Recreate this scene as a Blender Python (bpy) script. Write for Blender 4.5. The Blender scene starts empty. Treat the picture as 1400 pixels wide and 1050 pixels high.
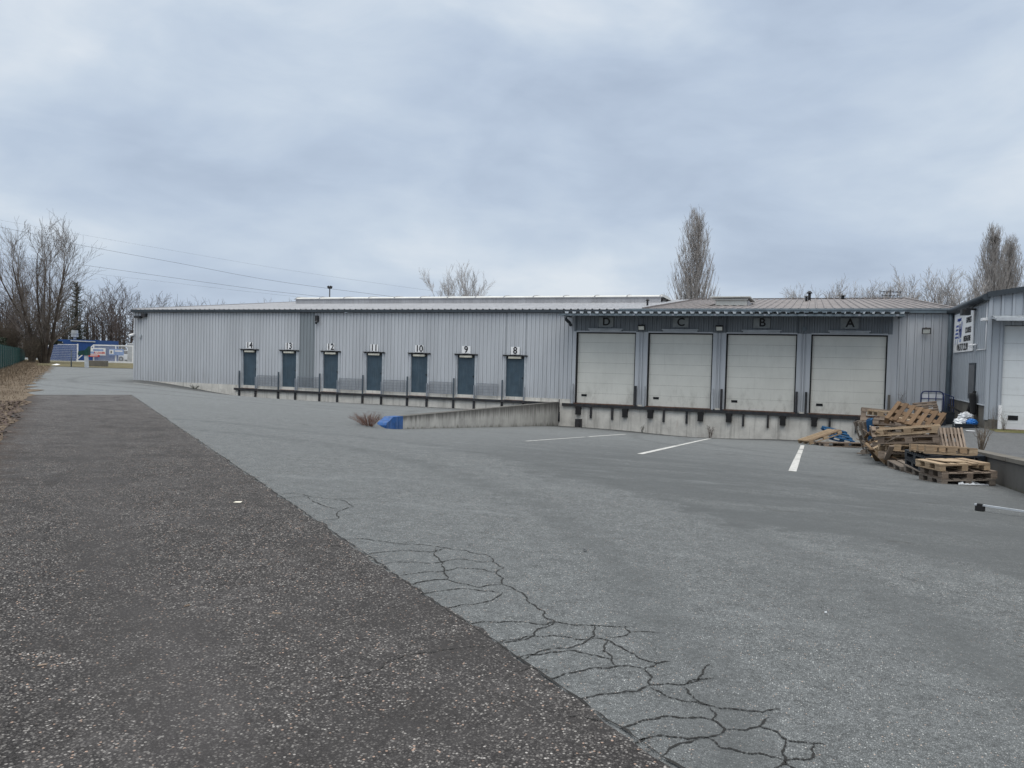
import bpy, bmesh, math, random
from mathutils import Vector, Matrix, Euler
random.seed(7)
R = math.radians
SC = bpy.context.scene
COL = SC.collection

# ------------------------------------------------------------------ helpers
def ss(a, b, x):
    t = min(1, max(0, (x - a) / (b - a)))
    return t * t * (3 - 2 * t)

class MB:
    """collects faces and links them as one mesh object"""
    def __init__(self):
        self.v = []; self.f = []; self.m = []; self.s = []
    def quad(self, a, b, c, d, mi=0):
        n = len(self.v); self.v += [tuple(a), tuple(b), tuple(c), tuple(d)]
        self.f.append((n, n + 1, n + 2, n + 3)); self.m.append(mi); self.s.append(False)
    def poly(self, pts, mi=0):
        n = len(self.v); self.v += [tuple(p) for p in pts]
        self.f.append(tuple(range(n, n + len(pts)))); self.m.append(mi); self.s.append(False)
    def box(self, x0, x1, y0, y1, z0, z1, M=None, mi=0):
        n = len(self.v)
        for x, y, z in ((x0,y0,z0),(x1,y0,z0),(x1,y1,z0),(x0,y1,z0),(x0,y0,z1),(x1,y0,z1),(x1,y1,z1),(x0,y1,z1)):
            p = Vector((x, y, z))
            if M is not None: p = M @ p
            self.v.append(tuple(p))
        for q in ((0,3,2,1),(4,5,6,7),(0,1,5,4),(1,2,6,5),(2,3,7,6),(3,0,4,7)):
            self.f.append(tuple(n + i for i in q)); self.m.append(mi); self.s.append(False)
    def bar(self, p0, p1, w, h, mi=0):
        p0 = Vector(p0); p1 = Vector(p1); d = p1 - p0; L = d.length
        M = Matrix.Translation(p0) @ d.to_track_quat('X', 'Z').to_matrix().to_4x4()
        self.box(0, L, -w/2, w/2, -h/2, h/2, M, mi)
    def tube(self, pts, rad, n=6, mi=0, cap=True, smooth=True):
        pts = [Vector(p) for p in pts]
        if not isinstance(rad, (list, tuple)): rad = [rad] * len(pts)
        base = len(self.v); prev = None
        for i, p in enumerate(pts):
            d = (pts[min(i + 1, len(pts) - 1)] - pts[max(i - 1, 0)])
            if d.length < 1e-9: d = Vector((0, 0, 1))
            d.normalize()
            if prev is None:
                a = d.orthogonal().normalized()
            else:
                a = prev - d * prev.dot(d)
                a = a.normalized() if a.length > 1e-6 else d.orthogonal().normalized()
            prev = a; b = d.cross(a)
            for k in range(n):
                t = 2 * math.pi * k / n
                self.v.append(tuple(p + (a * math.cos(t) + b * math.sin(t)) * rad[i]))
        for i in range(len(pts) - 1):
            for k in range(n):
                k2 = (k + 1) % n
                self.f.append((base + i*n + k, base + i*n + k2, base + (i+1)*n + k2, base + (i+1)*n + k))
                self.m.append(mi); self.s.append(smooth)
        if cap and n > 2:
            self.f.append(tuple(base + k for k in reversed(range(n)))); self.m.append(mi); self.s.append(False)
            e = base + (len(pts) - 1) * n
            self.f.append(tuple(e + k for k in range(n))); self.m.append(mi); self.s.append(False)
    def profile(self, prof, a, b, mi=0, axis=None):
        """sheet swept from offset a to offset b along a polyline"""
        a = Vector(a); b = Vector(b); n = len(self.v)
        for p in prof:
            self.v.append(tuple(Vector(p) + a)); self.v.append(tuple(Vector(p) + b))
        for i in range(len(prof) - 1):
            k = n + 2 * i
            self.f.append((k, k + 2, k + 3, k + 1)); self.m.append(mi); self.s.append(False)
    def mesh(self, name, mats):
        me = bpy.data.meshes.new(name)
        me.from_pydata(self.v, [], self.f)
        if not isinstance(mats, (list, tuple)): mats = [mats]
        for m in mats: me.materials.append(m)
        me.polygons.foreach_set('material_index', self.m)
        me.polygons.foreach_set('use_smooth', self.s)
        me.update()
        return me
    def build(self, name, mats, parent=None):
        o = bpy.data.objects.new(name, self.mesh(name, mats)); COL.objects.link(o)
        if parent is not None: o.parent = parent
        return o

def tag(o, label=None, cat=None, group=None, kind=None):
    if label: o['label'] = label
    if cat: o['category'] = cat
    if group: o['group'] = group
    if kind: o['kind'] = kind
    return o

def thing(name, label, cat, loc=(0, 0, 0), rot=(0, 0, 0), group=None):
    o = bpy.data.objects.new(name, None); COL.objects.link(o)
    o.empty_display_size = .2
    o.location = loc; o.rotation_euler = tuple(R(a) for a in rot)
    return tag(o, label, cat, group)

def copy_tree(o, parent=None):
    c = o.copy(); COL.objects.link(c)
    if parent is not None: c.parent = parent
    for ch in list(o.children): copy_tree(ch, c)
    return c

# ------------------------------------------------------------------ materials
class NT:
    def __init__(self, name):
        self.mat = bpy.data.materials.new(name); self.mat.use_nodes = True
        self.t = self.mat.node_tree; self.n = self.t.nodes; self.l = self.t.links
        self.bsdf = self.n['Principled BSDF']
        self.tc = self.n.new('ShaderNodeTexCoord'); self.geo = self.n.new('ShaderNodeNewGeometry')
    def new(self, t, **kw):
        x = self.n.new(t)
        for k, v in kw.items(): setattr(x, k, v)
        return x
    def put(self, sock, val):
        if hasattr(val, 'is_linked') or isinstance(val, bpy.types.NodeSocket): self.l.new(val, sock)
        else: sock.default_value = val
    def math(self, op, a, b=None, c=None, clamp=False):
        x = self.new('ShaderNodeMath', operation=op); x.use_clamp = clamp
        self.put(x.inputs[0], a)
        if b is not None: self.put(x.inputs[1], b)
        if c is not None: self.put(x.inputs[2], c)
        return x.outputs[0]
    def mapping(self, vec, scale=(1,1,1), loc=(0,0,0), rot=(0,0,0)):
        x = self.new('ShaderNodeMapping'); self.l.new(vec, x.inputs['Vector'])
        x.inputs['Scale'].default_value = scale; x.inputs['Location'].default_value = loc; x.inputs['Rotation'].default_value = rot
        return x.outputs[0]
    def noise(self, vec, scale, detail=4, rough=.55, dist=0):
        x = self.new('ShaderNodeTexNoise'); self.l.new(vec, x.inputs['Vector'])
        x.inputs['Scale'].default_value = scale; x.inputs['Detail'].default_value = detail
        x.inputs['Roughness'].default_value = rough; x.inputs['Distortion'].default_value = dist
        return x.outputs['Fac']
    def ramp(self, fac, stops, interp='LINEAR'):
        x = self.new('ShaderNodeValToRGB'); self.l.new(fac, x.inputs['Fac']); cr = x.color_ramp; cr.interpolation = interp
        while len(cr.elements) < len(stops): cr.elements.new(.5)
        for e, (p, c) in zip(cr.elements, stops):
            e.position = p; e.color = (c, c, c, 1) if isinstance(c, (int, float)) else (*c, 1)
        return x.outputs['Color']
    def mr(self, v, a, b, c=0, d=1):
        x = self.new('ShaderNodeMapRange'); x.interpolation_type = 'SMOOTHSTEP'; self.put(x.inputs[0], v)
        for i, q in enumerate((a, b, c, d)): x.inputs[i + 1].default_value = q
        return x.outputs[0]
    def mix(self, fac, a, b, mode='MIX'):
        x = self.new('ShaderNodeMix', data_type='RGBA', blend_type=mode)
        self.put(x.inputs[0], fac)
        for i, v in ((6, a), (7, b)):
            if isinstance(v, tuple): x.inputs[i].default_value = (*v, 1) if len(v) == 3 else v
            else: self.l.new(v, x.inputs[i])
        return x.outputs[2]
    def bump(self, h, strength=.3, dist=.01, normal=None):
        x = self.new('ShaderNodeBump'); x.inputs['Strength'].default_value = strength; x.inputs['Distance'].default_value = dist
        self.l.new(h, x.inputs['Height'])
        if normal is not None: self.l.new(normal, x.inputs['Normal'])
        return x.outputs[0]
    def sep(self, vec):
        x = self.new('ShaderNodeSeparateXYZ'); self.l.new(vec, x.inputs[0]); return x.outputs
    def done(self, col, rough=.8, metal=0, normal=None, spec=None):
        self.put(self.bsdf.inputs['Base Color'], (*col, 1) if isinstance(col, tuple) and len(col) == 3 else col)
        self.put(self.bsdf.inputs['Roughness'], rough); self.put(self.bsdf.inputs['Metallic'], metal)
        if normal is not None: self.l.new(normal, self.bsdf.inputs['Normal'])
        if spec is not None: self.bsdf.inputs['Specular IOR Level'].default_value = spec
        return self.mat

def simple(name, col, rough=.6, metal=0, var=.15, scale=3, dirt=None, dirt_amt=.0, spec=.4):
    m = NT(name); p = m.geo.outputs['Position']
    f = m.noise(p, scale, 5, .6)
    c = m.mix(m.mr(f, .3, .7), tuple(x * (1 - var) for x in col), tuple(min(1, x * (1 + var)) for x in col))
    if dirt:
        st = m.noise(m.mapping(p, (6, 6, .5)), 2, 4, .6)
        c = m.mix(m.math('MULTIPLY', m.mr(st, .45, .75), dirt_amt), c, dirt)
    return m.done(c, rough, metal, spec=spec)

def cladding_mat(name, col):
    m = NT(name); p = m.geo.outputs['Position']; s = m.sep(p)
    f = m.noise(m.mapping(p, (1, 1, .12)), 1.1, 4, .6)
    c = m.mix(m.mr(f, .3, .7), tuple(x * .9 for x in col), tuple(x * 1.06 for x in col))
    # panel-to-panel tint: each 1 m sheet a little different
    wn = m.new('ShaderNodeTexWhiteNoise', noise_dimensions='1D'); m.l.new(m.math('FLOOR', s[0]), wn.inputs['W'])
    c = m.mix(m.math('MULTIPLY', wn.outputs['Value'], .13), c, tuple(x * .72 for x in col))
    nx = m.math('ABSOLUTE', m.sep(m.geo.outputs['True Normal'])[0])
    c = m.mix(m.math('MULTIPLY', m.math('MULTIPLY', m.mr(nx, .5, .8), m.mr(nx, .999, .97)), .32), c, (.13, .14, .15))  # steep rib sides darkened by normal: shade painted into the colour
    # grime rising from the base and faint vertical runs
    g = m.noise(m.mapping(p, (9, 9, .35)), 1.5, 5, .65)
    low = m.mr(s[2], 1.3, .1)
    amt = m.math('MULTIPLY', m.mr(g, .42, .8), m.math('ADD', m.math('MULTIPLY', low, .55), .12))
    c = m.mix(amt, c, (.2, .2, .19))
    return m.done(c, .42, 0, spec=.4)

def concrete_mat(name, col, stain=.6, top_dark=None, runs=1.0):
    m = NT(name); p = m.geo.outputs['Position']; s = m.sep(p)
    f = m.noise(p, 1.3, 6, .65)
    c = m.mix(m.mr(f, .3, .72), tuple(x * .78 for x in col), tuple(x * 1.1 for x in col))
    f2 = m.noise(p, 38, 4, .7)
    c = m.mix(m.math('MULTIPLY', m.mr(f2, .45, .75), .25), c, tuple(x * .55 for x in col))
    st = m.noise(m.mapping(p, (5, 5, .25)), 1.2, 5, .7)
    c = m.mix(m.math('MULTIPLY', m.mr(st, .48, .78), stain * runs), c, (.09, .085, .075))
    rs = m.noise(m.mapping(p, (3.2, 3.2, .5), (7, 3, 1)), 1.0, 5, .7)
    c = m.mix(m.math('MULTIPLY', m.mr(rs, .62, .8), .35), c, (.2, .12, .07))
    pb = m.noise(m.mapping(p, (1, 1, 1.4), (3, 9, 2)), .8, 6, .75)
    c = m.mix(m.math('MULTIPLY', m.mr(pb, .55, .8), stain * .7), c, (.11, .105, .1))
    if top_dark is not None:          # weathered cap, written as an attribute 0 (foot) .. 1 (top)
        a = m.new('ShaderNodeAttribute'); a.attribute_name = 'top'
        e = m.math('ADD', a.outputs['Fac'], m.math('MULTIPLY', m.math('SUBTRACT', st, .5), .9))
        c = m.mix(m.math('MULTIPLY', m.mr(e, .45, 1.0), top_dark), c, (.075, .072, .066))
        c = m.mix(m.math('MULTIPLY', m.mr(e, .16, -.1), .7), c, (.06, .06, .04))
    n = m.bump(f2, .25, .01)
    return m.done(c, .9, 0, n, spec=.25)

def asphalt_mat(name, binder, stone, scale, amount, far, lane=False):
    m = NT(name); p = m.geo.outputs['Position']; s = m.sep(p)
    flat = m.mapping(p, (1, 1, 0))
    cam = m.new('ShaderNodeVectorMath', operation='DISTANCE'); m.l.new(flat, cam.inputs[0]); cam.inputs[1].default_value = (9.95, -33.68, 0)
    v = m.new('ShaderNodeTexVoronoi'); m.l.new(flat, v.inputs['Vector']); v.inputs['Scale'].default_value = scale
    v2 = m.new('ShaderNodeTexVoronoi'); m.l.new(flat, v2.inputs['Vector']); v2.inputs['Scale'].default_value = scale * 2.3
    cs = m.sep(v.outputs['Color']); cs2 = m.sep(v2.outputs['Color'])
    inside = m.mr(v.outputs['Distance'], .6, .38) if lane else m.mr(v.outputs['Distance'], .42, .2)
    pick = m.mr(cs[0], 1 - amount, 1 - amount * .2)
    sc = m.mix(cs[1], tuple(x * .55 for x in stone), tuple(min(1, x * 1.35) for x in stone))
    sc = m.mix(m.math('POWER', cs[2], 4.2 if lane else 2.2), m.mix(.82 if lane else .55, sc, tuple(x * 1.1 for x in binder)), sc)
    sc = m.mix(m.math('MULTIPLY', m.mr(cs[0], .93, .95), m.mr(cs[2], .6, .8)), sc, tuple(a * b for a, b in zip(stone, (1.1, .82, .68))))
    big = m.noise(flat, .35, 5, .6); mid = m.noise(flat, 2.2, 6, .7); fine = m.noise(flat, 60, 3, .7)
    b = m.mix(m.mr(mid, .3, .7), tuple(x * .8 for x in binder), tuple(x * 1.2 for x in binder))
    b = m.mix(m.mr(cs2[0], .3, 1), b, tuple(x * 1.7 for x in binder))
    b = m.mix(m.math('MULTIPLY', m.mr(v2.outputs['Distance'], .25, .55), .75), b, tuple(x * .35 for x in binder))
    c = m.mix(m.math('MULTIPLY', inside, pick), b, sc)
    c = m.mix(m.math('MULTIPLY', m.mr(cam.outputs['Value'], 7, 40), .6), c, far)  # distance blend to the far tone, grazing sheen painted into the colour
    gr = m.noise(flat, 26 if lane else 30, 6, .85); gr2 = m.noise(flat, 5.5, 7, .85)
    gv = m.math('ADD', m.math('MULTIPLY', m.math('SUBTRACT', gr, .5), 3.4 if lane else 2.6), m.math('MULTIPLY', m.math('SUBTRACT', gr2, .5), 2.2 if lane else 1.7))
    gv = m.math('MAXIMUM', m.math('ADD', 1.0, gv), .25)
    sv = m.new('ShaderNodeVectorMath', operation='SCALE'); m.l.new(c, sv.inputs[0]); m.l.new(gv, sv.inputs['Scale']); c = sv.outputs[0]
    c = m.mix(m.math('MULTIPLY', m.mr(big, .42, .75), .35), c, tuple(x * .62 for x in far))
    c = m.mix(m.math('MULTIPLY', m.mr(m.noise(flat, .8, 5, .75, .6), .56, .74), .4), c, tuple(x * .5 for x in far))
    c = m.mix(m.math('MULTIPLY', m.mr(m.noise(flat, 3.1, 4, .6, .3), .62, .75), .35), c, tuple(x * .45 for x in far))
    if lane:
        pa = m.noise(flat, 1.1, 6, .75, .8); pb = m.noise(flat, 4.5, 5, .7, .4)
        c = m.mix(m.math('MULTIPLY', m.mr(pa, .48, .62), .6), c, tuple(x * .3 for x in far))
        c = m.mix(m.math('MULTIPLY', m.mr(pb, .5, .68), .45), c, tuple(x * .4 for x in far))
        c = m.mix(m.math('MULTIPLY', m.mr(pa, .45, .3), .22), c, tuple(min(1, x * 1.3) for x in far))
        # two worn wheel tracks running with the strip
        t = m.math('ADD', m.math('MULTIPLY', m.math('SUBTRACT', s[0], 9.48), -.6255), m.math('MULTIPLY', m.math('ADD', s[1], 30.55), -.78))
        tw = m.math('ADD', t, m.math('MULTIPLY', m.math('SUBTRACT', big, .5), .8))
        tr = m.math('SUBTRACT', 1, m.math('MULTIPLY', m.math('ABSOLUTE', m.math('SUBTRACT', tw, 1.75)), 2.2), clamp=True)
        c = m.mix(m.math('MULTIPLY', tr, .35), c, tuple(x * .5 for x in far))
        leaf = m.math('MULTIPLY', m.mr(m.math('ADD', t, m.math('MULTIPLY', m.math('SUBTRACT', mid, .5), 1.2)), 2.6, 3.3), .8)
        c = m.mix(leaf, c, (.055, .042, .034))
    else:
        # damp, tyre-darkened apron in front of the bays and its paler rim
        d = m.math('MULTIPLY', m.math('ADD', m.math('ADD', s[1], 22.8), m.math('MULTIPLY', m.math('SUBTRACT', s[0], 5.8), .7)), .82)
        d = m.math('ADD', d, m.math('MULTIPLY', m.math('SUBTRACT', big, .5), 2.2))
        d = m.math('ADD', d, m.math('MULTIPLY', m.math('SUBTRACT', mid, .5), 2.6)); d = m.math('ADD', d, m.math('MULTIPLY', m.math('SUBTRACT', gr2, .5), 1.2))
        on = m.math('MULTIPLY', m.mr(d, 0, .35), m.mr(d, 9.5, 2.0)); rx = m.mr(s[0], 2.0, 7.0)
        c = m.mix(m.math('MULTIPLY', m.math('MULTIPLY', m.math('MULTIPLY', on, rx), m.mr(m.noise(m.mapping(flat, (.5, 1.6, 1), (0, 0, 0), (0, 0, .6)), .9, 5, .65), .2, .6)), .8), c, tuple(x * .42 for x in far))
        rim = m.math('MULTIPLY', m.mr(d, -.7, -.05), m.mr(d, .15, .0))
        c = m.mix(m.math('MULTIPLY', m.math('MULTIPLY', m.math('MULTIPLY', rim, rx), m.mr(mid, .46, .6)), .08), c, tuple(min(1, x * 1.5) for x in far))
        band = m.math('MULTIPLY', m.mr(d, -2.6, -2.0), m.mr(d, -1.0, -1.8))
        c = m.mix(m.math('MULTIPLY', m.math('MULTIPLY', band, m.mr(s[0], 8.5, 10.6)), .35), c, tuple(x * .45 for x in far))
        oil = m.noise(m.mapping(flat, (1, 1, 1), (11, 4, 0)), .9, 4, .6, .5); oil2 = m.noise(m.mapping(flat, (1, 1, 1), (3, 21, 0)), 2.6, 3, .6)
        c = m.mix(m.math('MULTIPLY', m.mr(oil, .64, .72), .45), c, (.05, .05, .048))
        c = m.mix(m.math('MULTIPLY', m.mr(oil2, .70, .76), .55), c, (.045, .044, .042))
        pale = m.noise(m.mapping(flat, (.35, 1.5, 1), (2, 8, 0), (0, 0, -.55)), 1.0, 6, .7)
        c = m.mix(m.math('MULTIPLY', m.mr(pale, .55, .75), .3), c, tuple(min(1, x * 1.4) for x in far))
        # dirt at the foot of the dock
        foot = m.math('MULTIPLY', m.mr(m.math('ADD', s[1], m.math('MULTIPLY', mid, 1.2)), -2.6, .1), m.mr(s[0], -27, -25))
        c = m.mix(m.math('MULTIPLY', foot, .62), c, (.05, .048, .044))
        # turning tyre arcs
        for cx, cy, r, w, a in ((-3, -34, 13.5, .35, .3), (-3, -34, 15.2, .3, .26), (16, -6, 10.4, .4, .26), (16, -6, 12.0, .3, .24), (-38, 26, 31, .5, .3), (-38, 26, 33.2, .4, .28), (4, -4, 9.3, .35, .2), (-12, 16, 25.0, .45, .28), (-12, 16, 27.2, .4, .25)):
            q = m.new('ShaderNodeVectorMath', operation='DISTANCE'); m.l.new(flat, q.inputs[0]); q.inputs[1].default_value = (cx, cy, 0)
            e = m.math('ABSOLUTE', m.math('SUBTRACT', m.math('ADD', q.outputs['Value'], m.math('MULTIPLY', big, .6)), r))
            e = m.math('MULTIPLY', m.mr(e, w, w * .1), m.mr(mid, .3, .62))
            c = m.mix(m.math('MULTIPLY', e, min(.7, a * 1.9)), c, tuple(x * .42 for x in far))
    h = m.math('ADD', m.math('MULTIPLY', inside, .6), m.math('MULTIPLY', fine, .6))
    near = m.mr(cam.outputs['Value'], 14, 3)
    bn = m.new('ShaderNodeBump'); m.l.new(h, bn.inputs['Height']); bn.inputs['Distance'].default_value = .004
    m.l.new(m.math('MULTIPLY', near, .55), bn.inputs['Strength'])
    rgh = m.mr(mid, .3, .7, .72, .92)
    return m.done(c, rgh, 0, bn.outputs[0], spec=.07 if lane else .16)

def soil_mat(name, a, b, c3):
    m = NT(name); p = m.geo.outputs['Position']
    f = m.noise(p, 1.2, 6, .7); g = m.noise(p, 22, 5, .75)
    c = m.mix(m.mr(f, .35, .65), a, b); c = m.mix(m.math('MULTIPLY', m.mr(g, .45, .7), .8), c, c3)
    return m.done(c, .95, 0, m.bump(g, .6, .03), spec=.1)

def wood_mat(name, a, b, c3):
    m = NT(name); o = m.tc.outputs['Object']
    oi = m.new('ShaderNodeObjectInfo')
    g = m.noise(m.mapping(o, (2.2, 22, 22)), 3, 5, .65)
    rp = m.geo.outputs['Random Per Island']
    mixed = m.math('FRACT', m.math('ADD', rp, oi.outputs['Random']))
    c = m.mix(mixed, a, b)
    c = m.mix(m.math('MULTIPLY', m.mr(g, .4, .75), .55), c, c3)
    st = m.noise(m.geo.outputs['Position'], 5, 4, .7)
    c = m.mix(m.math('MULTIPLY', m.mr(st, .55, .75), .5), c, tuple(x * .6 for x in c3))
    return m.done(c, .85, 0, m.bump(g, .3, .004), spec=.2)

def bark_mat(name, a, b):
    m = NT(name); oi = m.new('ShaderNodeObjectInfo')
    f = m.noise(m.geo.outputs['Position'], 1.5, 4, .6)
    return m.done(m.mix(m.mr(f, .3, .7), a, b), .95, 0, spec=.05)

M = {}
M['clad'] = cladding_mat('painted_steel_cladding', (.485, .51, .54))
M['clad_head'] = cladding_mat('sooty_header_cladding', (.19, .215, .24))  # canopy shade above the bays painted in as a darker cladding colour
M['clad2'] = cladding_mat('workshop_cladding', (.37, .405, .445))
M['clad_grey'] = cladding_mat('grey_steel_panel', (.235, .265, .285))
M['conc'] = concrete_mat('dock_concrete', (.63, .615, .57), .75, None, .75)
M['conc_dark'] = concrete_mat('weathered_concrete', (.44, .43, .40), .5, .9)
M['conc_wall'] = concrete_mat('retaining_concrete', (.095, .092, .086), .9, .6)
M['coping'] = concrete_mat('coping_concrete', (.15, .14, .122), .8)
M['steel'] = simple('dark_painted_steel', (.022, .024, .028), .5, 0, .4, 6, (.09, .06, .04), .35)
M['rubber'] = simple('black_rubber', (.014, .014, .015), .8)
M['rail'] = simple('blue_grey_painted_steel', (.075, .095, .115), .5)
M['mesh'] = simple('galvanised_mesh', (.24, .265, .3), .5, .2)
M['galv'] = simple('galvanised_steel', (.4, .42, .44), .45, .3)
M['door_blue'] = simple('blue_grey_door_paint', (.043, .072, .098), .5, 0, .14, 2.5, (.10, .13, .15), .4)
M['trim'] = simple('pale_grey_trim', (.42, .45, .48), .5)
M['cream'] = simple('cream_lamp_housing', (.68, .65, .55), .5)
M['shutter'] = simple('cream_sectional_door', (.64, .64, .585), .45, 0, .03, .9, (.4, .39, .35), .2)
M['shutter_w'] = simple('white_sectional_door', (.66, .69, .70), .45, 0, .03, .9, (.45, .46, .46), .2)
def shutter_mat(name, col):
    m = NT(name); p = m.geo.outputs['Position']; s = m.sep(p)
    f = m.noise(p, .9, 5, .6); c = m.mix(m.mr(f, .3, .7), tuple(x * .95 for x in col), tuple(x * 1.03 for x in col))
    g = m.noise(m.mapping(p, (2.2, 2.2, 1.0)), 1.6, 6, .7); low = m.mr(s[2], 1.1, .0)
    c = m.mix(m.math('MULTIPLY', m.mr(g, .45, .75), m.math('ADD', m.math('MULTIPLY', low, .5), .08)), c, (.25, .24, .21))
    r = m.noise(m.mapping(p, (14, 14, .5)), 1.3, 4, .6)
    c = m.mix(m.math('MULTIPLY', m.mr(r, .55, .8), .2), c, (.34, .33, .29))
    sc = m.noise(m.mapping(p, (1.2, 1.2, 9)), 2.2, 4, .7)
    c = m.mix(m.math('MULTIPLY', m.mr(sc, .66, .74), m.math('MULTIPLY', low, .5)), c, (.12, .12, .11))
    return m.done(c, .45, 0, spec=.35)
M['shutter'] = shutter_mat('cream_sectional_door', (.655, .655, .605)); M['shutter_w'] = shutter_mat('white_sectional_door', (.67, .70, .71))
M['glass'] = simple('dark_glass', (.012, .013, .015), .12)
M['roof'] = simple('galvanised_roof_sheet', (.36, .365, .38), .5, .1, .12, 1.2, (.2, .2, .2), .5)
M['roof_d'] = simple('brown_grey_roof_sheet', (.185, .165, .16), .6, 0, .22, .9, (.09, .085, .07), .6)
M['gutter_d'] = simple('dark_gutter', (.035, .045, .055), .5)
M['gutter'] = simple('slate_grey_gutter', (.14, .175, .2), .45)
M['canopy'] = simple('canopy_sheet', (.30, .33, .355), .5, 0, .2, 2)
M['poly'] = simple('translucent_rooflight', (.58, .59, .56), .3, 0, .08, 1.5, (.5, .45, .38), .4)
M['white'] = simple('white_paint', (.78, .79, .8), .5, 0, .06)
M['black'] = simple('black_lettering', (.012, .012, .014), .5)
M['blue_txt'] = simple('blue_print', (.03, .07, .32), .5)
M['blue_txt2'] = simple('pale_blue_print', (.28, .38, .62), .5)
M['plate_grey'] = simple('grey_letter_plate', (.27, .295, .305), .5)
M['blue_paint'] = simple('blue_kerb_paint', (.016, .08, .25), .6, 0, .3, 7, (.16, .2, .25), .5)
M['lamp'] = simple('lamp_glass', (.75, .76, .7), .25)
M['asphalt'] = asphalt_mat('grey_asphalt', (.146, .156, .159), (.43, .44, .43), 92, .5, (.190, .204, .209))
M['lane'] = asphalt_mat('coarse_dark_asphalt', (.046, .0435, .0435), (.37, .355, .335), 84, .97, (.145, .139, .138), True)
M['crack'] = simple('crack_shadow', (.02, .02, .019), .95)
M['upper'] = asphalt_mat('upper_asphalt', (.13, .135, .14), (.3, .31, .31), 80, .3, (.15, .158, .16))
M['soil'] = soil_mat('leaf_litter_soil', (.12, .093, .068), (.19, .155, .115), (.065, .048, .037))
M['grass_dry'] = soil_mat('dry_grass_strip', (.12, .11, .062), (.19, .17, .11), (.06, .055, .03))
M['blade'] = simple('dry_grass_blade', (.15, .115, .08), .9, 0, .5, 4)
M['leaf_red'] = simple('dead_leaves', (.07, .05, .042), .9, 0, .5, 9)
M['twig'] = simple('twig_bark', (.1, .07, .055), .9, 0, .35, 5)
M['twig_r'] = simple('red_brown_twig', (.13, .062, .042), .9, 0, .35, 5)
M['twig_g'] = simple('grey_brown_twig', (.15, .125, .1), .9, 0, .35, 5)
M['wood_new'] = wood_mat('fresh_pallet_wood', (.42, .325, .22), (.26, .19, .125), (.12, .08, .05))
M['wood_tan'] = wood_mat('tan_pallet_wood', (.31, .25, .2), (.13, .10, .078), (.05, .038, .03))
M['wood_grey'] = wood_mat('grey_pallet_wood', (.25, .215, .18), (.10, .083, .07), (.045, .036, .03))
M['wood_brown'] = wood_mat('brown_pallet_wood', (.165, .108, .064), (.10, .064, .038), (.045, .029, .018))
M['wood_blue'] = wood_mat('blue_pallet_paint', (.02, .075, .17), (.025, .10, .21), (.012, .035, .075))
M['plastic'] = simple('black_pallet_plastic', (.012, .016, .022), .5)
M['bark'] = bark_mat('tree_bark', (.058, .047, .04), (.105, .088, .075))
M['bark_l'] = bark_mat('pale_twigs', (.14, .122, .11), (.215, .193, .178))
M['bark_p'] = bark_mat('pale_poplar_twigs', (.29, .272, .258), (.42, .398, .38))
M['bark_d'] = bark_mat('dark_woodland_bark', (.035, .03, .027), (.065, .055, .048))
M['bark_v'] = bark_mat('violet_twigs', (.075, .062, .058), (.12, .1, .092))
M['green'] = simple('green_fence_sheet', (.006, .045, .04), .6, 0, .3, 2)
M['hedge'] = simple('dark_hedge_leaf', (.018, .026, .014), .8, 0, .5, 8)
M['navy'] = simple('blue_container_paint', (.012, .056, .2), .5, 0, .12, .5)
M['red'] = simple('red_print', (.55, .05, .035), .5)
M['car'] = simple('white_car_paint', (.72, .74, .76), .25, 0, .03)
M['tyre'] = simple('tyre_rubber', (.02, .02, .02), .85)
M['bag'] = simple('white_plastic_bag', (.68, .7, .72), .4, 0, .1, 12)
M['blue_bag'] = simple('blue_plastic_bag', (.03, .17, .5), .4, 0, .2, 9)
M['cage'] = simple('navy_tube', (.02, .035, .12), .4)
M['paint_line'] = simple('worn_road_paint', (.5, .5, .48), .8, 0, .2, 9, (.2, .2, .2), .6)
M['brown'] = simple('brown_threshold', (.12, .065, .045), .8, 0, .3, 6)
M['moss'] = soil_mat('mossy_edge', (.11, .115, .045), (.2, .17, .1), (.06, .05, .03))

# ------------------------------------------------------------------ terrain
def smin(a, b, k=.12):
    h = max(k - abs(a - b), 0) / k
    return min(a, b) - h * h * k * .25
def ystrip(X): return -12 - .8016 * (X + 13.6)
def gz(X, Y):
    yd = smin(.22, -1.09 - (.0637 - .0045 * ss(2, 11, X)) * min(Y, .5) - .05 * ss(8, 12, X) - .16 * math.exp(-((X - 5.6) / 2.9) ** 2) * ss(-7, 0, Y))
    s = .75 / max(6, -(ystrip(X) + 2))
    ln = smin(.22, -.53 - s * min(Y, .5))
    f = 1 - ss(-26.5, -17, X)
    ln = ln * (1 - f) + max(ln, .18) * f
    if Y < -15:
        w = max(.05, (-15 - Y) * .6); t = ss(-.85 - w, -.85 + w, X)
    else:
        t = 1. if X > -.85 else 0.
    return ln * (1 - t) + yd * t + .2 * ss(45, 95, math.hypot(X, Y))
def rtop(Y): return max(-.04, min(2.2, .365 - .058 * (Y + 17.4)))
def rz(X, Y):
    a = rtop(Y) - .03
    return a + ss(12.9, 15, X) * (max(.13, a) - a)

def sheet(xs, ys, fz):
    b = MB(); nx = len(xs)
    for y in ys:
        for x in xs: b.v.append((x, y, fz(x, y)))
    for j in range(len(ys) - 1):
        for i in range(nx - 1):
            b.f.append((j*nx+i, j*nx+i+1, (j+1)*nx+i+1, (j+1)*nx+i)); b.m.append(0); b.s.append(True)
    return b
def span(a, b, st):
    n = max(1, int(round((b - a) / st))); return [a + (b - a) * i / n for i in range(n + 1)]

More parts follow.
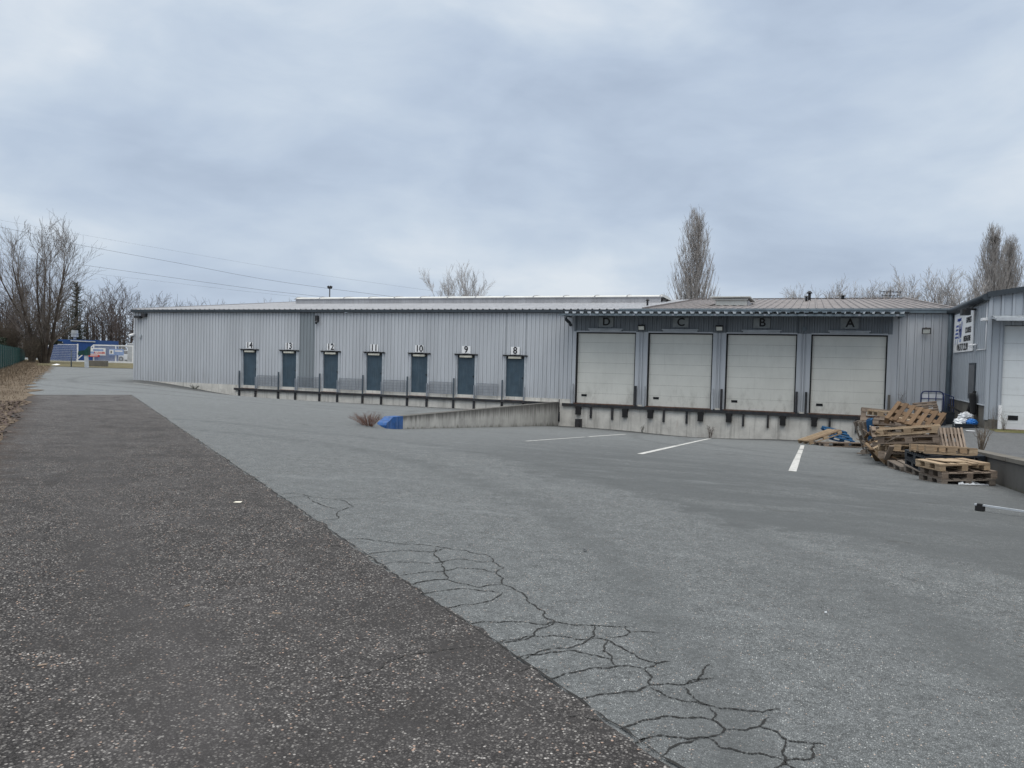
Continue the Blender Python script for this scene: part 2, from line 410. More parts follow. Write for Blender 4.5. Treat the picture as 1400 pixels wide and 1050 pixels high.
xs = [-900, -500, -300, -200, -150] + span(-120, -40, 8)[0:-1] + span(-40, -28, 2)[0:-1] + span(-28, -1, .5)[0:-1] + [-.99, -.86, -.84, -.7] + span(-.5, 13.05, .45) + [20, 40, 80, 160, 300, 600, 900]
ys = [-900, -400, -150, -80, -50] + span(-40, -34, 1)[0:-1] + span(-34, 0, .5)[0:-1] + [-.02, .3, 2, 6, 12] + span(20, 130, 10) + [200, 400, 900]
g = sheet(xs, ys, gz).build('ground', M['asphalt']); tag(g, kind='structure')

# coarse dark lane, the strip in road coordinates: s along, t to the left
P0 = Vector((9.48, -30.55)); U = Vector((-.780, .6255)); N = Vector((-.6255, -.780))
def rc(s, t): q = P0 + U * s + N * t; return q.x, q.y
b = MB()
S = span(-16, 29.25, .11); T = span(0, 3.2, .4)
rl = random.Random(3)
for i, s in enumerate(S):
    e0 = rl.uniform(-.035, .035) + .012 * math.sin(s * 2.3) + .01 * math.sin(s * 6.1); e1 = rl.uniform(-.07, .07); e2 = rl.uniform(-.03, .03)
    for j, t in enumerate(T):
        tt = t + (e0 if j == 0 else e1 if j == len(T) - 1 else 0)
        x, y = rc(s + (e2 if i == len(S) - 1 else 0) + (rl.uniform(-.05, .05) if i == len(S) - 1 else 0), tt); b.v.append((x, y, gz(x, y) + .008))
nT = len(T)
for i in range(len(S) - 1):
    for j in range(nT - 1):
        b.f.append((i*nT+j, i*nT+j+1, (i+1)*nT+j+1, (i+1)*nT+j)[::-1]); b.m.append(0); b.s.append(True)
tag(b.build('dark_lane', M['lane']), kind='structure')

# verge left of the lane
b = MB(); S = span(-20, 96, 1.0); T = [3.12, 3.6, 4.4, 5.2, 6.0, 8, 12, 20, 45]
for i, s in enumerate(S):
    e = .25 * math.sin(s * 1.7) + .18 * math.sin(s * 4.1 + 1) + rl.uniform(-.12, .12)
    if s < 24: e *= .35
    if 34 < s < 60: e += .25
    for j, t in enumerate(T):
        x, y = rc(s, t + (e if j < 3 else 0))
        b.v.append((x, y, gz(x, y) + .014 + (.12 * ss(3.2, 6, t)) * (.6 + .4 * math.sin(s * .9 + t))))
nT = len(T)
for i in range(len(S) - 1):
    for j in range(nT - 1):
        b.f.append((i*nT+j, i*nT+j+1, (i+1)*nT+j+1, (i+1)*nT+j)[::-1]); b.m.append(0); b.s.append(True)
tag(b.build('verge', M['soil']), kind='structure')

# grass strip in front of the far white fence, and ground beyond
AX = Vector((math.cos(R(21.1)), math.sin(R(21.1)))); DX = Vector((-math.sin(R(21.1)), math.cos(R(21.1))))   # across / away
C0 = Vector((9.95, -33.68))
def far(lat, dep): q = C0 + AX * lat + DX * dep; return q.x, q.y
b = MB()
L = span(-75, -20, 2.5); D = [71.5, 75, 80, 86, 92, 99]
for i, l in enumerate(L):
    for j, d in enumerate(D):
        x, y = far(l, d + (rl.uniform(-.5, .5) if j == 0 else 0)); b.v.append((x, y, gz(x, y) + .03 + (.05 if 0 < j < 5 else 0)))
nT = len(D)
for i in range(len(L) - 1):
    for j in range(nT - 1):
        b.f.append((i*nT+j, (i+1)*nT+j, (i+1)*nT+j+1, i*nT+j+1)); b.m.append(0); b.s.append(True)
tag(b.build('grass_strip', M['grass_dry']), kind='structure')

# raised yard on the right, behind the retaining wall
xs2 = [13.1, 13.3, 13.6, 14.1, 14.6, 15.0, 16, 20, 40, 90]; ys2 = [-120, -60, -40] + span(-34, 0, 1)
tag(sheet(xs2, ys2, rz).build('raised_yard', M['upper']), kind='structure')

# painted bay lines
def stripe(pts, w, name='parking_line'):
    b = MB()
    for (a, c, w0) in pts:
        a = Vector(a); c = Vector(c); d = (c - a).normalized(); n = Vector((-d.y, d.x)) * w0 / 2
        k = max(1, int((c - a).length / .5))
        for i in range(k):
            p = a + (c - a) * i / k; q = a + (c - a) * (i + 1) / k
            b.quad(*[(v.x, v.y, gz(v.x, v.y) + .005) for v in (p + n, p - n, q - n, q + n)])
    return tag(b.build(name, M['paint_line']), kind='structure')
stripe([((3.98, -7.0), (3.9, -11.6), .1), ((3.9, -12.0), (3.86, -16.9), .07)], .1)
stripe([((6.73, -5.7), (6.79, -13.4), .1), ((6.79, -13.5), (6.83, -18.4), .12)], .1)
stripe([((9.79, -6.4), (9.78, -9.6), .12), ((9.77, -10.0), (9.76, -12.6), .12), ((9.755, -12.75), (9.74, -15.4), .12), ((9.74, -15.5), (9.72, -19.55), .13)], .1)
stripe([((-21.5, -2.2), (-24.2, -2.1), .1)], .1)
stripe([((-9.5, -1.7), (-13.0, -1.8), .08), ((-8.6, -1.6), (-2.0, -1.3), .07)], .1)

CR = [[(6.26,-27.76),(6.55,-27.78),(6.98,-27.72),(7.26,-27.73),(7.47,-27.78),(7.62,-27.98),(7.77,-28.1),(7.78,-28.28),(7.91,-28.5),(8.12,-28.64),(8.25,-28.84),(8.39,-28.95),(8.46,-29.09),(8.52,-29.12),(8.76,-29.08),(9.0,-29.0)],[(8.1,-29.32),(8.25,-29.24),(8.42,-29.21),(8.49,-29.19),(8.52,-29.12)],[(8.52,-29.12),(8.48,-29.26),(8.48,-29.4)],[(8.35,-29.55),(8.45,-29.43),(8.57,-29.36),(8.72,-29.36),(8.82,-29.29)],[(8.76,-29.08),(8.81,-29.26),(8.75,-29.46),(8.72,-29.52)],[(8.82,-29.29),(8.9,-29.29),(9.03,-29.4),(9.15,-29.5),(9.23,-29.52),(9.29,-29.46)],[(8.9,-29.29),(8.9,-29.39),(8.98,-29.52),(9.03,-29.64)],[(8.54,-29.72),(8.65,-29.61),(8.77,-29.53),(8.91,-29.55),(8.99,-29.57)],[(8.78,-29.94),(8.87,-29.8),(8.97,-29.71),(9.03,-29.66),(9.18,-29.62),(9.23,-29.52)],[(9.18,-29.62),(9.24,-29.72),(9.25,-29.82),(9.12,-29.98),(8.99,-30.1)],[(9.25,-29.82),(9.33,-29.76),(9.41,-29.74),(9.47,-29.64),(9.54,-29.59)],[(9.41,-29.74),(9.48,-29.55),(9.5,-29.4)],[(9.25,-29.84),(9.36,-29.92),(9.49,-29.92),(9.55,-29.93),(9.44,-29.83),(9.41,-29.77)],[(9.55,-29.93),(9.67,-29.92),(9.8,-29.9),(9.87,-29.83)],[(9.55,-29.93),(9.6,-30.02),(9.59,-30.08),(9.65,-30.15),(9.59,-30.26),(9.5,-30.31),(9.41,-30.32),(9.34,-30.38)],[(9.23,-30.32),(9.3,-30.21),(9.37,-30.14),(9.48,-30.11),(9.59,-30.08)],[(9.65,-30.15),(9.79,-30.06),(9.83,-29.94)],[(9.79,-30.06),(9.87,-30.08),(9.91,-30.14),(9.99,-30.13),(10.06,-30.11)],[(9.91,-30.14),(9.9,-30.22),(9.91,-30.32),(9.87,-30.41)],[(9.59,-30.26),(9.65,-30.33),(9.73,-30.33),(9.82,-30.31),(9.89,-30.32)],[(10.02,-30.13),(10.02,-30.22),(10.0,-30.28),(9.91,-30.33)],[(8.94,-29.01),(8.99,-29.11),(8.9,-29.26)],[(8.99,-29.11),(9.18,-29.02)],[(6.67,-28.11),(6.79,-27.97),(7.03,-27.92),(7.09,-27.74)],[(6.98,-28.3),(7.16,-28.25),(7.33,-28.02),(7.54,-28.02),(7.62,-27.98)],[(7.01,-27.78),(7.21,-28.11),(7.39,-28.37),(7.51,-28.58)],[(7.2,-28.57),(7.36,-28.43),(7.44,-28.26),(7.57,-28.22),(7.77,-28.26)],[(7.37,-28.71),(7.51,-28.58),(7.68,-28.63),(7.81,-28.66),(7.92,-28.52)],[(7.57,-28.88),(7.7,-28.74),(7.87,-28.73),(7.98,-28.71)],[(7.84,-29.1),(7.95,-28.98),(8.0,-28.82),(8.0,-28.7)],[(4.34,-26.19),(4.6,-26.25),(4.84,-26.29),(5.07,-26.28),(5.39,-26.53),(5.4,-26.81),(5.61,-27.16)],[(4.6,-26.25),(5.06,-26.63),(5.32,-26.74)],[(4.84,-26.29),(5.38,-25.82)],[(7.72,-30.49),(7.84,-30.36),(7.92,-30.24),(7.94,-30.06),(8.05,-29.92),(8.18,-29.78),(8.34,-29.65)],[(8.56,-29.97),(8.62,-29.89),(8.7,-29.88)],[(8.96,-30.35),(9.08,-30.32),(9.2,-30.32)],[(9.87,-30.41),(9.9,-30.6),(9.84,-30.8)],[(9.89,-30.32),(10.05,-30.42),(10.2,-30.4)],[(9.34,-30.38),(9.3,-30.45)]]
b = MB()
def ribbon(pl, w0, off, wob=.16, its=4):
    pts = [Vector(p) for p in pl]
    for it in range(its):
        out = []
        for p, q in zip(pts, pts[1:]):
            d = q - p; n = Vector((-d.y, d.x)); out += [p, (p + q) / 2 + n * rl.uniform(-wob, wob) * (.8 ** it)]
        pts = out + [pts[-1]]
    L = []; k = len(pts)
    for i, p in enumerate(pts):
        d = pts[min(i + 1, k - 1)] - pts[max(i - 1, 0)]
        if d.length < 1e-9: d = Vector((1, 0))
        n = Vector((-d.y, d.x)).normalized(); w = w0 * rl.uniform(.1, 1.45) * (.35 + .65 * min(1, min(i, k - 1 - i) / 6))
        L.append(((p + n * w / 2), (p - n * w / 2)))
    for (a, c), (e, f) in zip(L, L[1:]):
        b.quad(*[(v.x, v.y, gz(v.x, v.y) + off) for v in (c, a, e, f)])
def to_seam(pl):
    for k in (0, -1):
        v = Vector(pl[k]) - P0; t = v.dot(N); s_ = v.dot(U)
        if -.34 < t < -.01 and s_ > -3: pl = [rc(s_ + .1 * t, -.002)] + pl if k == 0 else pl + [rc(s_ + .1 * t, -.002)]
    return pl
for i, pl in enumerate(CR):
    pl = to_seam(pl)
    lane = 33 <= i <= 35
    ribbon(pl, .007 if lane else (.0105 if pl[0][1] < -28.9 else .010), .012 if lane else .004)
pl = [rc(s, -.006 + .004 * math.sin(s * 3)) for s in span(-3, 29.2, .12)]
ribbon(pl, .014, .0095, .09, 1)
tag(b.build('asphalt_cracks', M['crack']), kind='structure')
# loose grit along the seam and over the lane
q = random.Random(31); b = MB()
for i in range(2600):
    if i < 900: s_ = q.uniform(-3, 22); t = q.gauss(0, .05)
    else: s_ = -3 + 20 * q.random() ** 1.8; t = q.uniform(-.3, 3.1)
    x, y = rc(s_, t); r = q.uniform(.003, .0085) if i >= 900 else q.uniform(.003, .010); z = gz(x, y) + .008; a = q.uniform(0, 6.28)
    p = [(x + r * math.cos(a + k) * q.uniform(.7, 1.2), y + r * math.sin(a + k) * q.uniform(.7, 1.2), z) for k in (0, 1.6, 3.1, 4.7)]; tp = (x + q.uniform(-.3, .3) * r, y + q.uniform(-.3, .3) * r, z + r * q.uniform(.6, 1.1))
    for k in range(4): b.poly([p[k], p[(k + 1) % 4], tp])
tag(b.build('loose_grit', simple('grit_stone', (.19, .18, .17), .9, 0, .6, 60)), 'loose grit scattered along the seam and over the dark lane', 'grit', kind='stuff')

# ------------------------------------------------------------------ text
def text_mesh(body, size, mat, loc, rot, parent, name='lettering', bold=.0, sx=1.0, ext=.004, shear=0, align='CENTER'):
    cu = bpy.data.curves.new('t', 'FONT'); cu.body = body; cu.size = size; cu.align_x = align; cu.align_y = 'CENTER'
    cu.offset = bold; cu.extrude = ext; cu.shear = shear
    o = bpy.data.objects.new('t', cu); COL.objects.link(o)
    dg = bpy.context.evaluated_depsgraph_get(); dg.update()
    me = bpy.data.meshes.new_from_object(o.evaluated_get(dg)); bpy.data.objects.remove(o); bpy.data.curves.remove(cu)
    if name in ('numeral', 'letter'):
        bm = bmesh.new(); bm.from_mesh(me); g0 = bm.verts[:] + bm.edges[:] + bm.faces[:]; k_ = size * .022
        for dx, dy, dz in ((k_, 0, .0012), (-k_, 0, .0018), (0, k_, .0024), (0, -k_, .003)):
            r_ = bmesh.ops.duplicate(bm, geom=g0); bmesh.ops.translate(bm, verts=[q for q in r_['geom'] if isinstance(q, bmesh.types.BMVert)], vec=(dx, dy, dz))
        bm.to_mesh(me); bm.free()
    me.name = name; me.materials.clear(); me.materials.append(mat)
    ob = bpy.data.objects.new(name, me); COL.objects.link(ob); ob.parent = parent
    ob.location = loc; ob.rotation_euler = rot; ob.scale = (sx, 1, 1)
    return ob

# ------------------------------------------------------------------ warehouse
WH = thing('warehouse', 'long low grey metal clad warehouse with numbered doors and four lettered loading bays', 'warehouse')
def clad_prof(x0, x1, pitch=.2, top=.10, d=.035, y=0., phase=0.):
    """trapezoid ribs in X, rib outwards to -y"""
    pts = [(x0, y - 0)]
    i = math.floor((x0 - phase) / pitch)
    while True:
        c = phase + i * pitch
        if c - .06 > x1: break
        for dx, yy in ((-.05, y), (-.03, y - d), (.03, y - d), (.05, y)):
            if x0 + .001 < c + dx < x1 - .001: pts.append((c + dx, yy))
        i += 1
    pts.append((x1, y))
    return [(a, c, 0) for a, c in pts]
def clad(b, x0, x1, z0, z1, **k):
    if x1 - x0 < .02 or z1 - z0 < .02: return
    b.profile(clad_prof(x0, x1, **k), (0, 0, z0), (0, 0, z1))
DX8 = [-18.2, -15.64, -13.06, -10.48, -7.94, -5.42, -2.91]      # numbered door centres, 14 .. 8
NUM = ['14', '13', '12', '11', '10', '9', '8']
BAY = [(0.03, 2.74, 'D'), (3.29, 6.05, 'C'), (6.6, 9.4, 'B'), (9.94, 12.74, 'A')]
HD = 3.2
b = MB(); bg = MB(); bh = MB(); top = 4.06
def wallseg(x0, x1, z0, z1):
    g0, g1 = -15.03, -14.07      # one replaced panel in a darker grey
    for a, c, bb in ((x0, min(x1, g0), b), (max(x0, g0), min(x1, g1), bg), (max(x0, g1), x1, b)):
        if c - a > .02: clad(bb, a, c, z0, z1)
xx = -26.4
for c in DX8:
    wallseg(xx, c - .5, .15, top); wallseg(c - .5, c + .5, 2.06, top); xx = c + .5
wallseg(xx, -.10, .15, top)
tops = [(-.10, BAY[0][0] - .12)]
for i, (a, c, l) in enumerate(BAY):
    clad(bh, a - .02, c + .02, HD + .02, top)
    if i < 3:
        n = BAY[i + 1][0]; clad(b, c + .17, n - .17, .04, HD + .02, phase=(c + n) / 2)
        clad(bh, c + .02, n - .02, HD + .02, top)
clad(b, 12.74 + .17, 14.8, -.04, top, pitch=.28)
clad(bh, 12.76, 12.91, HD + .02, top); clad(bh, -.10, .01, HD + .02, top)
# gable ends
b.quad((-26.4, 0, 0), (-26.4, 34, 0), (-26.4, 34, 4.1), (-26.4, 0, 4.1)); b.poly([(-26.4, 0, 4.1), (-26.4, 34, 4.1), (-26.4, 17, 5.95)])
b.quad((14.8, 0, -.1), (14.8, 34, -.1), (14.8, 34, 4.1), (14.8, 0, 4.1)); b.poly([(14.8, 0, 4.1), (14.8, 34, 4.1), (14.8, 17, 5.95)])
b.quad((-26.4, 34, 0), (14.8, 34, 0), (14.8, 34, 4.1), (-26.4, 34, 4.1))
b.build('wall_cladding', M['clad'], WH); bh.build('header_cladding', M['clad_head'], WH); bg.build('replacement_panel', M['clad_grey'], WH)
for bx in [q for a, c, l in BAY for q in ((a - .17, a - .005, -.045, .16, .0, HD + .03), (c + .005, c + .17, -.045, .16, .0, HD + .03), (a - .005, c + .005, -.045, .14, HD, HD + .06))] + [(14.72, 14.83, -.06, .0, -.05, 4.08), (-26.46, -26.36, -.05, .04, .1, 4.08)]:
    b = MB(); b.box(*bx); b.build('corner_trim', M['clad'], WH)      # flat trims beside the bays and at the ends of the wall
# concrete base
b = MB()
b.box(-26.42, -.9, -.03, .3, -1.2, .148)
b.box(-19.05, -.9, -.10, -.03, -1.3, -.02)
b.box(-.9, 12.9, -.09, .5, -1.6, -.03); b.box(12.9, 14.82, -.06, .5, -1.6, -.045)
for i in range(3): b.box(BAY[i][1] + .17, BAY[i + 1][0] - .17, -.03, .3, -.03, .042)
b.box(-.9, BAY[0][0] - .2, -.03, .3, -.03, .148)
b.build('concrete_base', M['conc'], WH)
# steel dock edge beam and buffers
b = MB()
b.box(-19.1, -.95, -.2, -.1, -.13, -.015); b.box(-.52, 12.2, -.21, -.09, -.16, -.03)
b.build('dock_edge_beam', M['steel'], WH)
for c in DX8:
    for e in (-.58, .5):
        b = MB(); b.box(c + e - .05, c + e + .05, -.17, -.1, gz(c, -.2) - .1, -.13); b.build('buffer_post', M['steel'], WH)
for a, c, l in BAY:
    for x, w, h in ((a + .22, .22, .36), (a + .80, .085, .5), (a + 1.78, .085, .52), (a + 2.36, .22, .38)):
        if x > 12.1: continue
        b = MB(); b.box(x - w/2, x + w/2, -.2 if w < .1 else -.27, -.09, -.16 - h, -.165)
        if w > .1: b.box(x - w/2 - .02, x + w/2 + .02, -.23, -.09, -.26, -.17)
        b.build('dock_buffer', M['rubber'] if w > .1 else M['steel'], WH)
# numbered doors
for c, n in zip(DX8, NUM):
    b = MB(); b.box(c - .46, c + .46, .06, .1, .0, 1.93); d = b.build('service_door', M['door_blue'], WH)
    b = MB(); b.box(c + .35, c + .37, .045, .06, .97, 1.07); b.box(c + .31, c + .40, .03, .05, 1.02, 1.04); b.build('handle', M['rubber'], d)
    b = MB(); b.box(c - .50, c - .46, -.05, .1, 0, 2.06); b.box(c + .46, c + .505, -.05, .1, 0, 2.06); b.box(c + .51, c + .56, -.045, 0, .15, 2.05)
    b.build('door_frame', M['trim'], d)
    b = MB(); b.box(c - .46, c + .46, .02, .1, 1.93, 2.06); b.box(c - .6, c + .6, -.16, -.03, 2.08, 2.1); b.box(c - .61, c + .61, -.06, 0, 2.03, 2.075); b.build('door_header', M['steel'], d)
    b = MB(); b.box(c - .33, c + .30, -.08, .018, 1.93, 2.025, Matrix.Translation((0, 0, 0)) if n != '8' else Matrix.Rotation(R(0), 4, 'Y')); b.build('strip_lamp', M['cream'], d)
    b = MB(); b.box(c - .5, c + .5, -.12, .06, -.015, .0); b.build('door_sill', M['brown'], d)
    b = MB(); b.box(c - .22, c + .22, -.06, -.042, 2.12, 2.47); pl = b.build('number_plate', M['white'], WH)
    text_mesh(n, .44, M['black'], (c, -.066, 2.295), (R(90), 0, 0), pl, 'numeral', 0, .95)
    b = MB(); b.box(c - .615, c - .555, -.16, -.1, -.015, .92); b.build('guard_post', M['rail'], WH)
    b = MB(); b.box(c + .48, c + .53, -.17, -.12, -.015, .62); b.build('guard_post', M['mesh'], WH)
# mesh guards between the doors
for i in range(6):
    x0 = DX8[i] + .62; x1 = DX8[i + 1] - .66
    if i == 5: x1 = DX8[i] + 1.72
    b = MB()
    for x in span(x0, x1, .07): b.box(x - .006, x + .006, -.112, -.1, .17, .70)
    for z in span(.17, .70, .1325): b.box(x0, x1, -.118, -.112, z - .006, z + .006)
    b.box(x0, x1, -.12, -.1, .70, .72); b.box(x0, x1, -.12, -.1, .145, .17); b.box(x0 - .03, x0, -.12, -.1, -.01, .72)
    b.build('mesh_guard', M['mesh'], WH)
# lettered bays
for i, (a, c, l) in enumerate(BAY):
    b = MB(); y = .10; n = 7; hh = HD / n
    for k in range(n):
        z0 = .0 + k * hh; z1 = z0 + hh - .006
        b.box(a + .01, c - .01, y, y + .05, z0 + .002, z1 + .002)
        for z in (z0 + hh * .5,): b.box(a + .012, c - .012, y - .002, y, z - .07, z + .07)
    d = b.build('sectional_door', M['shutter'], WH)
    b = MB(); b.box(a + .005, c - .005, y + .03, y + .04, 0, HD); b.build('panel_joint', M['coping'], d)
    b = MB(); b.box(a + .27, a + .52, y - .016, y - .003, .30, .40); b.build('vision_slot', M['glass'], d)
    b = MB(); b.box(a - .004, a + .055, .0, y + .02, 0, HD); b.box(c - .04, c + .004, .02, y + .02, 0, HD); b.box(a + .05, c - .04, .02, y + .03, HD - .05, HD - .001); b.build('rubber_seal', M['rubber'], d)
    b = MB(); b.box(a - .02, c + .02, -.2, .09, -.028, -.006); b.build('bay_sill', M['brown'], d)
    m0 = (a + c) / 2
    b = MB(); b.box(m0 - .72, m0 + .72, -.16, -.046, 3.25, 3.31); b.box(m0 - .78, m0 + .78, -.19, -.046, 3.32, 3.36); b.build('strip_lamp', M['trim'], WH)
    b = MB(); b.box(m0 - .33, m0 + .33, -.07, -.045, 3.44, 3.86); pl = b.build('letter_plate', M['plate_grey'], WH)
    text_mesh(l, .48, M['black'], (m0 + .02, -.078, 3.655), (R(90), 0, 0), pl, 'letter', 0)
    # guard posts
    sides = {'D': [(c + .08, M['steel'])], 'C': [(a - .1, M['galv']), (c + .06, M['galv'])], 'B': [(a - .12, M['steel']), (c + .06, M['steel'])], 'A': [(a - .12, M['steel']), (c + .12, M['coping'])]}[l]
    if l == 'D': sides.append((a - .1, M['galv']))
    for x, mm in sides:
        b = MB(); b.box(x - .045, x + .045, -.17, -.09, -.03, .86); b.build('guard_post', mm, WH)
# wall lights
def flood(x, y, z, ang=0):
    b = MB(); Mx = Matrix.Translation((x, y, z)) @ Matrix.Rotation(R(ang), 4, 'Z') @ Matrix.Rotation(R(28), 4, 'X')
    b.box(-.15, .15, -.1, .0, -.11, .11, Mx); b.box(-.03, .03, 0, .16, -.03, .05, Mx)
    o = b.build('flood_light', M['steel'], WH)
    b = MB(); b.box(-.12, .12, -.106, -.1, -.085, .085, Mx); b.build('lens', M['lamp'], o)
for x in (3.02, 6.32): flood(x, -.2, 3.44)
flood(14.05, -.2, 3.4)
b = MB(); b.tube([(9.67, -.05, 3.42), (9.67, -.15, 3.42)], .09, 14); b.build('round_lamp', M['gutter'], WH)
b = MB(); b.box(-26.2, -25.8, -.28, -.03, 3.72, 3.86); b.box(-25.75, -25.45, -.2, -.03, 3.8, 4.0); b.build('flood_light', M['steel'], WH)
b = MB(); b.tube([(-26.42, -.05, 2.78), (-26.42, -.4, 2.72)], [.09, .07], 10); b.build('security_camera', M['white'], WH)
b = MB(); b.box(-26.0, -25.85, -.12, -.03, 2.62, 2.78); b.build('junction_box', M['trim'], WH)
b = MB(); b.box(-13.95, -13.8, -.2, -.02, 3.6, 3.9); b.tube([(-13.87, -.1, 3.65), (-13.8, -.3, 3.5)], .06, 8); b.build('security_camera', M['steel'], WH)
# dripping elbow and pipe by bay D
b = MB(); b.tube([(-.35, -.55, 3.85), (-.33, -.5, 3.72), (-.25, -.3, 3.62), (-.22, -.12, 3.5)], .07, 10); b.build('gutter_elbow', M['gutter_d'], WH)
b = MB(); b.tube([(-.68, -.12, .13), (-.68, -.12, -.45)], .022, 8); b.tube([(-.68, -.13, -.45), (-.68, -.13, -.88)], .055, 8); b.build('drain_pipe', M['steel'], WH)
# canopy over the bays
b = MB()
prof = []; x = -.3
while x < 13.1:
    prof += [(x, 0, 0), (x + .09, 0, 0), (x + .12, 0, .085), (x + .27, 0, .085), (x + .30, 0, 0)]; x += .333
b.profile(prof, (0, -.02, 4.02), (0, -1.72, 3.93))
b.build('canopy_sheet', M['canopy'], WH)
b = MB(); b.box(-.3, 13.15, -1.67, -1.60, 3.84, 3.925); b.box(-.3, -.24, -1.6, 0, 3.85, 3.915); b.box(13.08, 13.14, -1.6, 0, 3.85, 3.915)
for a, c, l in BAY[:3]: b.box(c + .25, c + .31, -1.6, 0, 3.85, 3.915)
b.build('canopy_frame', M['gutter'], WH)
for xx in (1.1, 2.98, 4.6, 6.3, 8.2, 9.7, 11.6, 12.9):
    b = MB(); b.box(xx - .045, xx + .045, -1.69, -1.672, 3.845, 3.92); b.build('canopy_bracket', M['mesh'], WH)
# gutters
b = MB(); b.box(-26.55, 2.0, -.18, -.02, 4.07, 4.21); b.build('gutter', M['gutter_d'], WH)
b = MB(); b.box(2.0, 14.95, -.22, -.02, 4.07, 4.17); b.box(2.0, 14.95, -.25, -.02, 4.17, 4.24); b.build('gutter', M['gutter'], WH)
# roof
def roof(b, x0, x1, pitch, h, w0):
    for sgn in (1, -1):
        prof = []; x = x0
        while x < x1 - .01:
            e = min(x + pitch, x1)
            prof += [(x, 0, 0), (max(x, e - 2 * w0), 0, 0), (max(x, e - 1.5 * w0), 0, h), (max(x, e - .5 * w0), 0, h), (e, 0, 0)]; x += pitch
        if sgn > 0: b.profile(prof, (0, -.12, 4.215), (0, 17, 6.03))
        else: b.profile(prof, (0, 17, 6.03), (0, 34.1, 4.2))
b = MB(); roof(b, -26.5, 3.0, .333, .035, .05); b.build('roof', M['roof'], WH)
b = MB(); roof(b, 3.0, 14.95, .34, .045, .05); b.build('roof', M['roof_d'], WH)
b = MB()
for x, w in ((14.95, .1), (3.02, .05)):
    b.bar((x, -.1, 4.25), (x, 17, 6.08), w, .1)
b.box(3.0, 15, 16.85, 17.15, 6.06, 6.1)
b.build('verge_flashing', M['roof_d'], WH)
b = MB(); b.bar((-26.5, -.1, 4.25), (-26.5, 17, 6.07), .1, .08); b.build('verge_flashing', M['roof'], WH)
# long ridge rooflight
b = MB(); b.box(-22.8, 1.95, 10.0, 10.06, 5.2, 5.66); b.box(-22.8, 1.95, 13.2, 13.26, 5.55, 5.60); b.box(-22.8, -22.74, 10.06, 13.2, 5.3, 5.6)
b.box(-22.9, 2.05, 9.93, 10.0, 5.6, 5.64)
rl_o = b.build('rooflight_kerb', M['roof'], WH)
b = MB(); prof = [(0, 10.0 + 3.26 * (1 - math.cos(math.pi * i / 10)) / 2, 5.66 + .17 * math.sin(math.pi * i / 10)) for i in range(11)]
b.profile(prof, (-22.85, 0, 0), (2.0, 0, 0)); b.poly([(2.0, p[1], p[2]) for p in prof]); b.poly([(-22.85, p[1], p[2]) for p in reversed(prof)])
b.build('rooflight_vault', M['poly'], rl_o)
for x in span(-22.8, 1.9, 1.9):
    b = MB(); b.tube([(x, p[1], p[2] + .012) for p in prof], .03, 6); b.build('glazing_bar', M['roof'], rl_o)
# opened smoke vent on the brown roof
b = MB(); b.box(5.75, 7.1, 4.4, 7.6, 4.6, 4.97); o = b.build('smoke_vent', M['roof'], WH)
b = MB(); b.box(5.35, 7.2, 4.2, 7.9, 5.02, 5.07, Matrix.Rotation(R(.8), 4, 'X')); b.build('vent_lid', M['poly'], o)
b = MB(); b.box(5.45, 7.1, 4.25, 4.32, 4.97, 5.03); b.box(5.6, 7.05, 4.34, 4.38, 4.72, 4.97); b.build('vent_louvre', M['poly'], o)
for x, y, r, h in ((2.3, 4.5, .06, .35), (9.75, 13.5, .10, .55), (9.6, 12.3, .08, .3), (11.6, 16.6, .12, .25)):
    b = MB(); z = 4.23 + .106 * y; b.tube([(x, y, z), (x, y, z + h)], r * .8, 10); b.tube([(x, y, z + h * .75), (x, y, z + h * .9)], [r * 1.7, r * 1.2], 10); b.build('roof_vent', M['steel'], WH)
# base details
b = MB(); b.box(.16, .42, -.34, -.09, gz(.3, -.3) - .05, -.72); b.box(.2, .38, -.36, -.3, gz(.3, -.3), -.78); b.build('corner_guard', M['steel'], WH)
b = MB(); b.tube([(14.86, -.12, 4.05), (14.86, -.16, 3.85), (14.86, -.12, 3.6), (14.86, -.12, -.05)], .075, 10); b.build('downpipe', M['gutter'], WH)

# ------------------------------------------------------------------ workshop on the right
WK = thing('workshop', 'grey clad workshop with a white company sign and white sectional door at the right edge', 'workshop', (14.95, -6.6, .13))
wx, wy = 14.95, -6.6
def off(o): o.matrix_parent_inverse = Matrix.Translation((-14.95, 6.6, -.13)); return o
b = MB()
clad(b, wx + .04, 15.36, .42, 4.22, pitch=.285, d=.04, y=wy, phase=15.0)
prof = clad_prof(15.36, 18.42, pitch=.285, d=.04, y=wy, phase=15.0); b.profile(prof, (0, 0, 3.27), (0, 0, 4.3))
clad(b, 18.42, 30.9, .42, 4.3, pitch=.285, d=.04, y=wy, phase=15.0)
b.poly([(wx, wy - .002, 4.12), (30.9, wy - .002, 4.12), (23, wy - .002, 5.42)])
b.poly([(30.9, 12, .1), (wx, 12, .1), (wx, 12, 4.1), (23, 12, 5.4), (30.9, 12, 4.1)])
b.quad((30.9, wy, .1), (30.9, 12, .1), (30.9, 12, 4.1), (30.9, wy, 4.1))
off(b.build('front_cladding', M['clad2'], WK))
b = MB()
prof = [(0, q[0], 0) if False else (wx + (q[1] - wy), q[0], 0) for q in clad_prof(wy, 12, pitch=.285, d=.012, y=wy)]
b.profile(prof, (0, 0, .84), (0, 0, 4.15))
b.box(wx - .025, wx + .07, wy - .055, wy + .05, .4, 4.2)
off(b.build('side_cladding', M['clad2'], WK))
b = MB(); b.box(wx + .005, wx + .2, wy + .02, 11.9, -.1, .84); b.box(wx + .0, 15.36, wy - .02, wy + .1, -.1, .42); b.box(18.42, 30.8, wy - .02, wy + .1, -.1, .42); off(b.build('concrete_base', M['coping'], WK))
